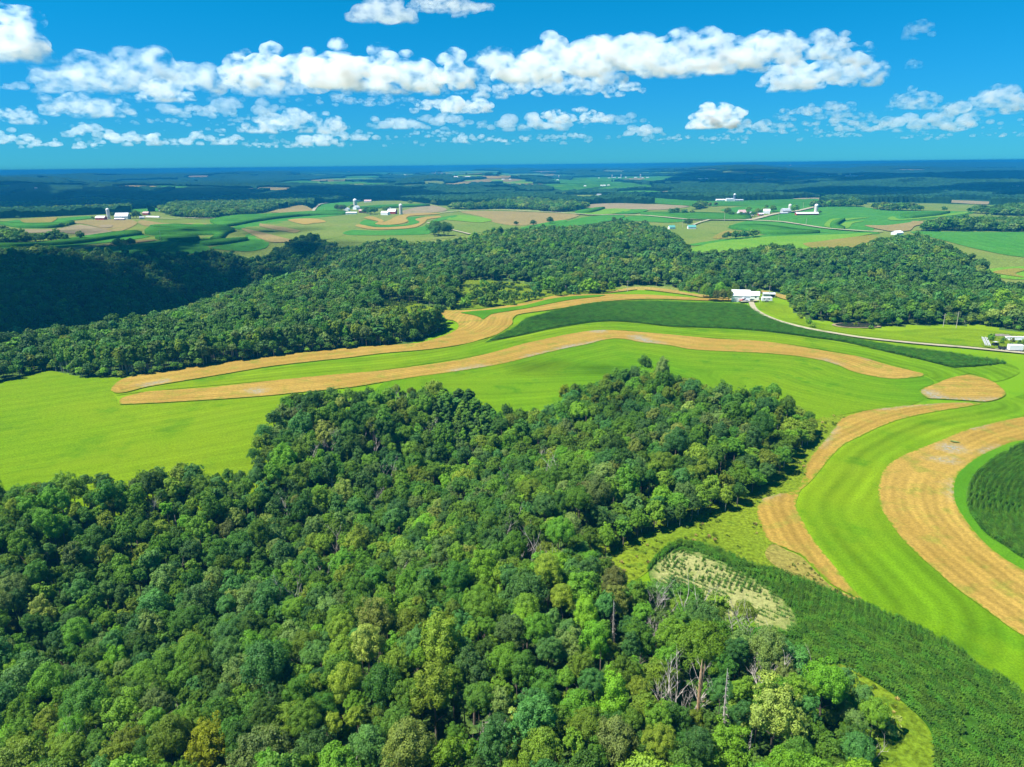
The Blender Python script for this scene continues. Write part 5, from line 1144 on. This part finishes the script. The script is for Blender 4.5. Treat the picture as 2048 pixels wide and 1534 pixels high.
B_('red_shed', 'pink-roofed shed by the curving track', 'shed', 635, 406.5, 16, 9, 4, 6, 10, M['red'], M['redroof'], group=FB)
B_('farmhouse', 'large white farmhouse with pinkish roof among dark trees', 'house', 1483, 431, 15, 11, 6, 11, 12, M['white'], M['redroof'], group=FB)
B_('white_shed', 'white shed beside the large farmhouse', 'shed', 1499, 431, 14, 9, 4, 7, 0, M['white'], M['whitemetal'], group=FB)
B_('red_shed', 'red-walled shed at the roadside', 'shed', 1521, 431, 10, 7, 3, 5, 10, M['red'], M['whitemetal'], group=FB)
B_('farmhouse', 'white house half hidden by trees at the roadside', 'house', 1533, 427, 13, 9, 5, 9, -20, M['white'], M['whitemetal'], group=FB)
B_('grey_barn', 'grey-roofed barn beyond the road with a small silo', 'barn', 1571, 426, 18, 12, 5, 9.5, 8, M['greymetal'], M['greyroof'], True, group=FB)
B_('grey_shed', 'low bluish shed in front of the grey-roofed barn', 'shed', 1567, 428.5, 16, 6, 2.6, 3.8, 8, M['greymetal'], M['greyroof'], group=FB)
silo('small white silo behind the grey-roofed barn', 1579, 424, 2.6, 11, M['concrete'])
B_('long_barn', 'very long white barn with reddish walls in the green field', 'barn', 1613, 430.5, 44, 10, 3.6, 6, 0, M['red'], M['whitemetal'], group=FB)
silo('pinkish silo at the end of the very long white barn', 1631, 430, 2.9, 15, M['concrete'])
B_('white_roofed_barn', 'small white-roofed barn at the end of the gravel road', 'barn', 1794, 469, 14, 10, 3., 5.5, 25, M['white'], M['whitemetal'], group=FB)
B_('teal_house', 'house with teal roof beside the lane', 'house', 1383, 457.5, 13, 9, 3.2, 6, 0, M['white'], M['teal'], group=FB)
B_('teal_house', 'house with teal roof half hidden by the wood', 'house', 1343, 458, 10, 8, 3.2, 6, 10, M['white'], M['teal'], group=FB)
B_('white_shed', 'white shed before far dark woods on the olive field', 'shed', 1084, 391.5, 26, 12, 5, 8, 0, M['white'], M['whitemetal'], group=FB)
B_('farmhouse', 'reddish house beside the white shed on the olive field', 'house', 1117, 391.5, 16, 12, 5, 9, 0, M['redroof'], M['redroof'], group=FB)
B_('white_shed', 'bluish white shed by the far green field', 'shed', 1198, 391, 22, 12, 5, 8, 0, M['white'], M['greyroof'], group=FB)
B_('white_shed', 'little white shed before the distant dark silo', 'shed', 1441, 402.5, 26, 10, 4, 6, 0, M['white'], M['whitemetal'], group=FB)
B_('grey_barn', 'pale barn at the foot of the distant dark silo', 'barn', 1460, 403, 24, 14, 6, 9, 0, M['white'], M['greyroof'], group=FB)
B_('long_shed', 'grey shed on the far side of the distant dark silo', 'shed', 1477, 403, 24, 10, 4, 6, 0, M['greymetal'], M['greyroof'], group=FB)
silo('distant dark silo in cloud shade', 1468.5, 403, 2.8, 15, M['bluesilo'])
FARW = [(1198,357,20),(1218,357,34),(1228,356,50),(1240,356,46),(1252,355.5,30),(1271,356,40),(1285,356,22),(1295,356,36),(1101,363,40),(1115,361,26),(1118,356,16),(1006,360,28),(1020,360,26),(862,352,40),(881,349,34),(873,348.5,20),(912,354.5,50),(935,354.5,60),(952,367.5,30),(963,367,26),(690,353,50),(812,350.5,50),(1363,350,50),(1400,359,50),(1412,358,44),(1170,373,26),(1206,372,60),(1217,371.5,30),(697,344,44),(1562,337,80),(1581,328,70),(1581,331.5,50),(1695,352.8,60),(1704,352.8,60),(1712,353,46),(2018,370,60),(2030,372,60),(2040,375,50),(566,350,40),(1532,359.5,40),(72,377,24),(1085,352.5,30),(1940,350,60),(800,334.5,60),(1660,352,40)]
for i, (px, py, L) in enumerate(FARW):
    B_('far_farm_building', 'tiny far white farm building, %.1f%% across and %.1f%% down the photo' % (px/20.48, py/15.34), 'farm building', px, py, L*.6, L*.2+5, 4, 7, R_.uniform(-15, 15), M['white'], M['whitemetal'], group='far white farm buildings')
for px, py, h in [(1224,357,22),(1242,357,24),(1281,356,22),(1118,358,26),(872,349,24),(1700,353,14)]:
    silo('far white silo, %.1f%% across and %.1f%% down the photo' % (px/20.48, py/15.34), px, py, 4, h, M['concrete'])
# ------------------------------------------------------------------ sun, sky, clouds, air
SUN = Vector((-.66, -.18, 1.12)).normalized()
elev = math.asin(SUN.z); azim = math.atan2(SUN.x, SUN.y)
sl = bpy.data.lights.new('sun', 'SUN'); sl.energy = 4.6; sl.angle = math.radians(.53); sl.color = (1., .965, .90)
so = bpy.data.objects.new('sun', sl); COL.objects.link(so); so.rotation_euler = SUN.to_track_quat('Z', 'Y').to_euler(); so.location = (-500, -80, 900)
w = bpy.data.worlds.new('World'); SC.world = w; w.use_nodes = True; nt = w.node_tree; nt.nodes.clear(); g = G(nt)
sky = nt.nodes.new('ShaderNodeTexSky'); sky.sky_type = 'NISHITA'; sky.sun_disc = False; sky.sun_elevation = elev; sky.sun_rotation = azim
sky.air_density = 1.0; sky.dust_density = .0; sky.ozone_density = 3.; sky.altitude = 300
gz = nt.nodes.new('ShaderNodeSeparateXYZ'); nt.links.new(nt.nodes.new('ShaderNodeTexCoord').outputs['Generated'], gz.inputs[0])
tint = g.mix(1., sky.outputs[0], g.mix(g.ramp(gz.outputs['Z'], .0, .24), (.070, .50, .95), (.006, .70, 1.0)), 'MULTIPLY')
bg = nt.nodes.new('ShaderNodeBackground'); bg.inputs['Strength'].default_value = .056; nt.links.new(tint, bg.inputs['Color'])
ow = nt.nodes.new('ShaderNodeOutputWorld'); nt.links.new(bg.outputs[0], ow.inputs['Surface'])
def cloud_mat(name, thin, col=(.86, .88, .90)):
    m, nt, n, l = mat(name); g = G(nt)
    lw = n.new('ShaderNodeLayerWeight'); lw.inputs['Blend'].default_value = .5
    tc = n.new('ShaderNodeTexCoord').outputs['Object']
    nz = g.noise(tc, 1/160., 5, .6)
    f = g.math('ADD', lw.outputs['Facing'], g.math('MULTIPLY', g.math('SUBTRACT', nz, .5), .7))
    al = g.math('MULTIPLY', g.ramp(f, .42, .95, 1., 0.), thin)
    df = n.new('ShaderNodeBsdfDiffuse'); df.inputs['Color'].default_value = (*col, 1)
    tl = n.new('ShaderNodeBsdfTranslucent'); tl.inputs['Color'].default_value = (*col, 1)
    m1 = n.new('ShaderNodeMixShader'); m1.inputs[0].default_value = .3; l.new(df.outputs[0], m1.inputs[1]); l.new(tl.outputs[0], m1.inputs[2])
    tr = n.new('ShaderNodeBsdfTransparent'); m2 = n.new('ShaderNodeMixShader'); l.new(al, m2.inputs[0]); l.new(tr.outputs[0], m2.inputs[1]); l.new(m1.outputs[0], m2.inputs[2])
    g.out(m2.outputs[0]); return m
M['cloud_over'] = cloud_mat('cloud_over', .62); M['cloud_low'] = cloud_mat('cloud_low', .095)
def cloud_vol(name, dens, lo, hi, col=(.68, .82, .95, 1)):
    m, nt, n, l = mat(name); g = G(nt)
    tc = n.new('ShaderNodeTexCoord').outputs['Object']
    mp = n.new('ShaderNodeMapping'); mp.inputs['Scale'].default_value = (1., 1., 1.5); l.new(tc, mp.inputs['Vector'])
    oi = n.new('ShaderNodeObjectInfo'); ad = n.new('ShaderNodeVectorMath'); ad.operation = 'ADD'; l.new(mp.outputs[0], ad.inputs[0]); l.new(oi.outputs['Location'], ad.inputs[1])
    nz = g.noise(ad.outputs[0], 2.3, 6, .6)
    sep = n.new('ShaderNodeSeparateXYZ'); l.new(tc, sep.inputs[0])
    base = g.ramp(sep.outputs['Z'], -.02, .10)
    d = g.math('MULTIPLY', g.math('MULTIPLY', g.ramp(nz, lo, hi), base), dens)
    v = n.new('ShaderNodeVolumeScatter'); v.inputs['Color'].default_value = col; l.new(d, v.inputs['Density']); v.inputs['Anisotropy'].default_value = .3
    g.out(None, v.outputs[0]); m.cycles.volume_step_rate = .12; return m
M['cloud_top'] = cloud_vol('cloud_top_air', .009, .40, .62, (.985, .99, 1, 1)); M['cloud'] = cloud_vol('cloud_air', .012, .44, .64); M['cloud_thin'] = cloud_vol('cloud_thin_air', .0055, .44, .66)
M['cloud_far'] = cloud_vol('cloud_far_air', .0034, .33, .60)
_ico = {}
def ico(sub):
    if sub not in _ico:
        bm = bmesh.new(); bmesh.ops.create_icosphere(bm, subdivisions=sub, radius=1.)
        _ico[sub] = (np.array([v.co[:] for v in bm.verts]), np.array([[v.index for v in f.verts] for f in bm.faces])); bm.free()
    return _ico[sub]
def puffs(W, Hh, D, seed, n, flat=True):
    """lobes of one cumulus: wide flat base, heaped top"""
    r = np.random.default_rng(seed); out = []
    for k in range(n):
        u = r.uniform(-1, 1); x = u*W*.5; y = r.uniform(-1, 1)*D*.5*math.sqrt(max(.05, 1-u*u))
        top = Hh*1.12*(1-.5*abs(u)**2.4)*(.66+.34*math.sin(u*5+seed*1.7+r.normal(0, .5))**2)
        rad = min(max(top*r.uniform(.17, .46), Hh*.13), W*.22)
        z = r.uniform(0, 1)**.8*max(0, top-rad); out.append((x*(1-rad/W), y, z, rad))
    return out
VT1 = bpy.data.textures.new('puff_big', 'CLOUDS'); VT1.noise_depth = 2
def cloud_object(name, lobes, m, vox, squash=.8, detail=1.):
    V = []; Fc = []; v0, f0 = ico(2)
    for x, y, z, r in lobes:
        b = sum(len(q) for q in V); vv = v0*r; zz = vv[:, 2]*squash; zz = np.where(zz < 0, zz*.55, zz)
        V.append(np.column_stack([vv[:, 0]*1.15+x, vv[:, 1]+y, zz+z])); Fc.append(f0+b)
    V = np.vstack(V); Fc = np.vstack(Fc)
    o = link(name, mesh(name, V, Fc, [m], True))
    md = o.modifiers.new('merge', 'REMESH'); md.mode = 'VOXEL'; md.voxel_size = vox; md.use_smooth_shade = True
    for k, (sc, st) in enumerate(((vox*8, vox*3.),)):
        t = bpy.data.textures.new('puff_%s_%d' % (name, k), 'CLOUDS'); t.noise_scale = sc; t.noise_depth = 3
        d = o.modifiers.new('billow', 'DISPLACE'); d.texture = t; d.texture_coords = 'LOCAL'; d.strength = st*detail; d.mid_level = .5
    return o
CB = 1050.
def cloud_px(name, x0, x1, yt, yb, seed, m, label, n=40, base=CB, dens=1., depth=.55, wide=1.1, tall=1.2):
    cx = (x0+x1)/2; d = rays([(cx, yb)])[0]; t = (base-CAMH)/d[2]; dist = t*math.hypot(d[0], d[1])
    Wd = (x1-x0)/F*t*1.0; Hh = (yb-yt)/F*t
    a = Wd/Hh; o = cloud_object(name, puffs(a*wide, tall, max(a*depth, 1.3), seed, int(n*1.5)), m, max(1/18, a/150))
    o.scale = (Hh,)*3; o.location = (d[0]*t, d[1]*t, base); o.rotation_euler = (0, 0, -math.atan2(d[0], d[1]))
    if label: tag(o, label, 'cloud', 'thing', 'fair-weather clouds')
    return o
CL = [
 (-70,100,28,122,1,'cloud','bright white cloud cut by the frame edge above the smaller cloud bank',26),
 (705,830,-6,48,2,'cloud_top','soft cloud at the upper edge, the smaller of two',22),
 (815,985,-14,27,3,'cloud_top','soft cloud at the upper edge, the larger of two',26),
 (90,445,112,188,4,'cloud_thin','thin greyish ragged cloud bank below the bright cut-off cloud',46),
 (475,880,102,185,5,'cloud','long heaped cloud with white top and grey base in mid sky',60),
 (865,945,112,182,6,'cloud','tall rounded puff between the two longest clouds',18),
 (945,1290,84,165,7,'cloud','bright heaped end of the longest cloud bank',46),
 (1180,1520,76,148,8,'cloud','middle of the longest cloud bank with grey base',50),
 (1400,1720,76,140,29,'cloud','far end of the longest cloud bank',48),
 (1520,1757,118,178,10,'cloud','slanting white cloud just below the longest cloud bank',36),
 (960,1278,152,196,11,'cloud','flat slim cloud pointing out below the longest bank',36),
 (285,385,163,204,12,'cloud','small compact white cloud below the ragged bank',20),
 (610,830,186,211,13,'cloud_thin','thin straight streak of cloud in mid sky',26),
 (830,990,190,228,14,'cloud','small white cloud under the tall rounded puff',24),
 (1370,1490,213,258,15,'cloud','lone oval white cloud over the distant horizon',24),
 (1808,1862,42,78,16,'cloud_thin','little lone puff high in the blue, the upper of two',14),
 (1812,1846,118,138,17,'cloud_thin','little lone puff high in the blue, the lower of two',10),
 (1780,1880,182,220,18,'cloud_thin','soft cloud leading the bank at the frame edge',20),
 (1890,2070,180,232,19,'cloud_thin','hazy cloud bank cut by the frame edge',34),
 (100,265,185,235,20,'cloud_thin','heaped soft cloud low in the sky',26),
 (1075,1215,213,246,21,'cloud','soft flat cloud low over the horizon',24),
 (1555,1725,207,240,22,'cloud_thin','faint pair of low puffs over the horizon',24),
 (500,690,222,268,23,'cloud_thin','low soft cloud over the wooded ridge',28),
 (0,85,216,250,24,'cloud_thin','low soft cloud near the frame edge',18),
]
for x0_, x1_, yt, yb, sd, m, lab, n in CL: cloud_px('cloud', x0_, x1_, yt, yb, sd, M[m], lab, n)
FB_ = [(0,55,260,290),(150,212,248,276),(222,304,260,293),(300,428,206,238),(296,430,236,252),(425,562,196,233),(485,565,228,247),(375,482,264,291),(436,565,251,267),(606,664,266,293),(682,768,257,281),(756,834,228,259),(840,1015,225,258),(832,902,258,275),(902,988,265,286),(1012,1112,224,263),(1102,1154,261,279),(1262,1314,247,273),(1478,1545,237,265),(1556,1642,237,255),(1640,1745,229,251),(1688,1764,240,263),(1778,1905,222,263),(1895,2060,238,262),(1475,1615,256,269),(1320,1410,268,281),(480,640,158,196),(590,890,166,190),(60,200,150,186),(1640,1700,262,275),(1850,1990,262,276),(1180,1270,226,250),(80,170,280,298),(520,600,282,296),(1020,1100,272,284),(1420,1480,270,282)]
for i, (x0_, x1_, yt, yb) in enumerate(FB_):
    cloud_px('cloud', x0_, x1_, yt-(yb-yt)*.12, yb, 300+i, M['cloud_far'], 'soft flat low cloud, %.1f%% across and %.1f%% down the photo' % ((x0_+x1_)/40.96, (yt+yb)/30.68), 20, wide=1.7, tall=.95)
M['cloud_veil'] = cloud_vol('cloud_veil_air', .0020, .34, .66)
for i, (x0_, x1_, yt, yb) in enumerate([(-40,480,262,286),(380,900,272,294),(850,1400,264,286),(1350,2100,256,282),(-40,700,236,256),(600,1250,238,258),(1500,2100,238,254),(90,800,204,224),(540,950,184,202),(250,560,180,200)]):
    cloud_px('cloud', x0_, x1_, yt, yb, 500+i, M['cloud_veil'], 'faint long veil of cloud, %.1f%% across and %.1f%% down the photo' % ((x0_+x1_)/40.96, (yt+yb)/30.68), 26, wide=1.2, tall=.9)
# clouds overhead, above the frame, whose shade lies on the land
SH = [[(44,401,40,12),(26,300,26,16),(-400,530,170,170),(-330,640,150,120),(-130,665,140,60),(-100,640,110,50),(45,610,45,30),(-420,800,260,110),(-480,1010,220,90)],
 [(-1000,2700,1300,600),(-200,2650,700,330),(800,2450,1000,330),(1700,2500,900,330),(-1900,3600,1600,600),(1500,3500,1200,300),(2400,4500,1500,700)]]
for lst, mm, nm in zip(SH, ('cloud_low', 'cloud_over'), ('valley', 'plain')):
    lob = []; rs_ = np.random.default_rng(4)
    for (x, y, a, b_) in lst:
        zc = max(900., .36*math.hypot(x, y)); k = zc/SUN.z; X = x+SUN.x*k; Y = y+SUN.y*k
        n = max(8, int(a*b_/900) if a < 500 else 34); n = min(n, 60)
        for q in range(n):
            an = rs_.random()*6.28; rd = math.sqrt(rs_.random())
            r = min(a, b_)*rs_.uniform(.35, .6); lob.append((X+math.cos(an)*rd*max(0, a-r*.6), Y+math.sin(an)*rd*max(0, b_-r*.6), zc+rs_.uniform(-.2, .3)*r, r))
    V = []; Fc = []; v0, f0 = ico(3); b = 0
    for i, (x, y, z, r) in enumerate(lob):
        nz = 1+.7*(fbm(v0[:, 0]*1.7+i*3.1, v0[:, 1]*1.7+v0[:, 2]*2.3, 3)-.5)
        vv = v0*r*nz[:, None]; V.append(np.column_stack([vv[:, 0]+x, vv[:, 1]+y, vv[:, 2]*.35+z])); Fc.append(f0+b); b += len(v0)
    tag(link('overhead_clouds', mesh('overhead_clouds', np.vstack(V), np.vstack(Fc), [M[mm]], True)), 'clouds overhead whose shade dapples the %s' % nm, 'clouds', 'stuff')
hm, nt, n, l = mat('haze'); g = G(nt); pv = n.new('ShaderNodeVolumePrincipled')
pv.inputs['Color'].default_value = (.02, .29, .66, 1); pv.inputs['Density'].default_value = 1.8e-4; pv.inputs['Anisotropy'].default_value = .0
g.out(None, pv.outputs[0])
zlo = float(min(v[2] for v in bpy.data.meshes['ground'].vertices and [q.co for q in bpy.data.meshes['ground'].vertices]))-1.5
hz = link('haze', mesh('haze', *boxes([(-47000, 47000, -47000, 47000, zlo, 89)]), [hm])); tag(hz, 'thin blue air over the land', 'haze', 'stuff')
# ------------------------------------------------------------------ render
cy = SC.cycles
cy.use_adaptive_sampling = True; cy.adaptive_threshold = .02; cy.use_denoising = True
cy.max_bounces = 8; cy.diffuse_bounces = 4; cy.glossy_bounces = 1; cy.transmission_bounces = 2; cy.volume_bounces = 6; cy.transparent_max_bounces = 12
cy.caustics_reflective = False; cy.caustics_refractive = False
cy.volume_step_rate = 1.; cy.volume_max_steps = 256; cy.sample_clamp_indirect = 4.
vs = SC.view_settings; vs.view_transform = 'Standard'; vs.look = 'None'; vs.exposure = 1.15; vs.gamma = 1.
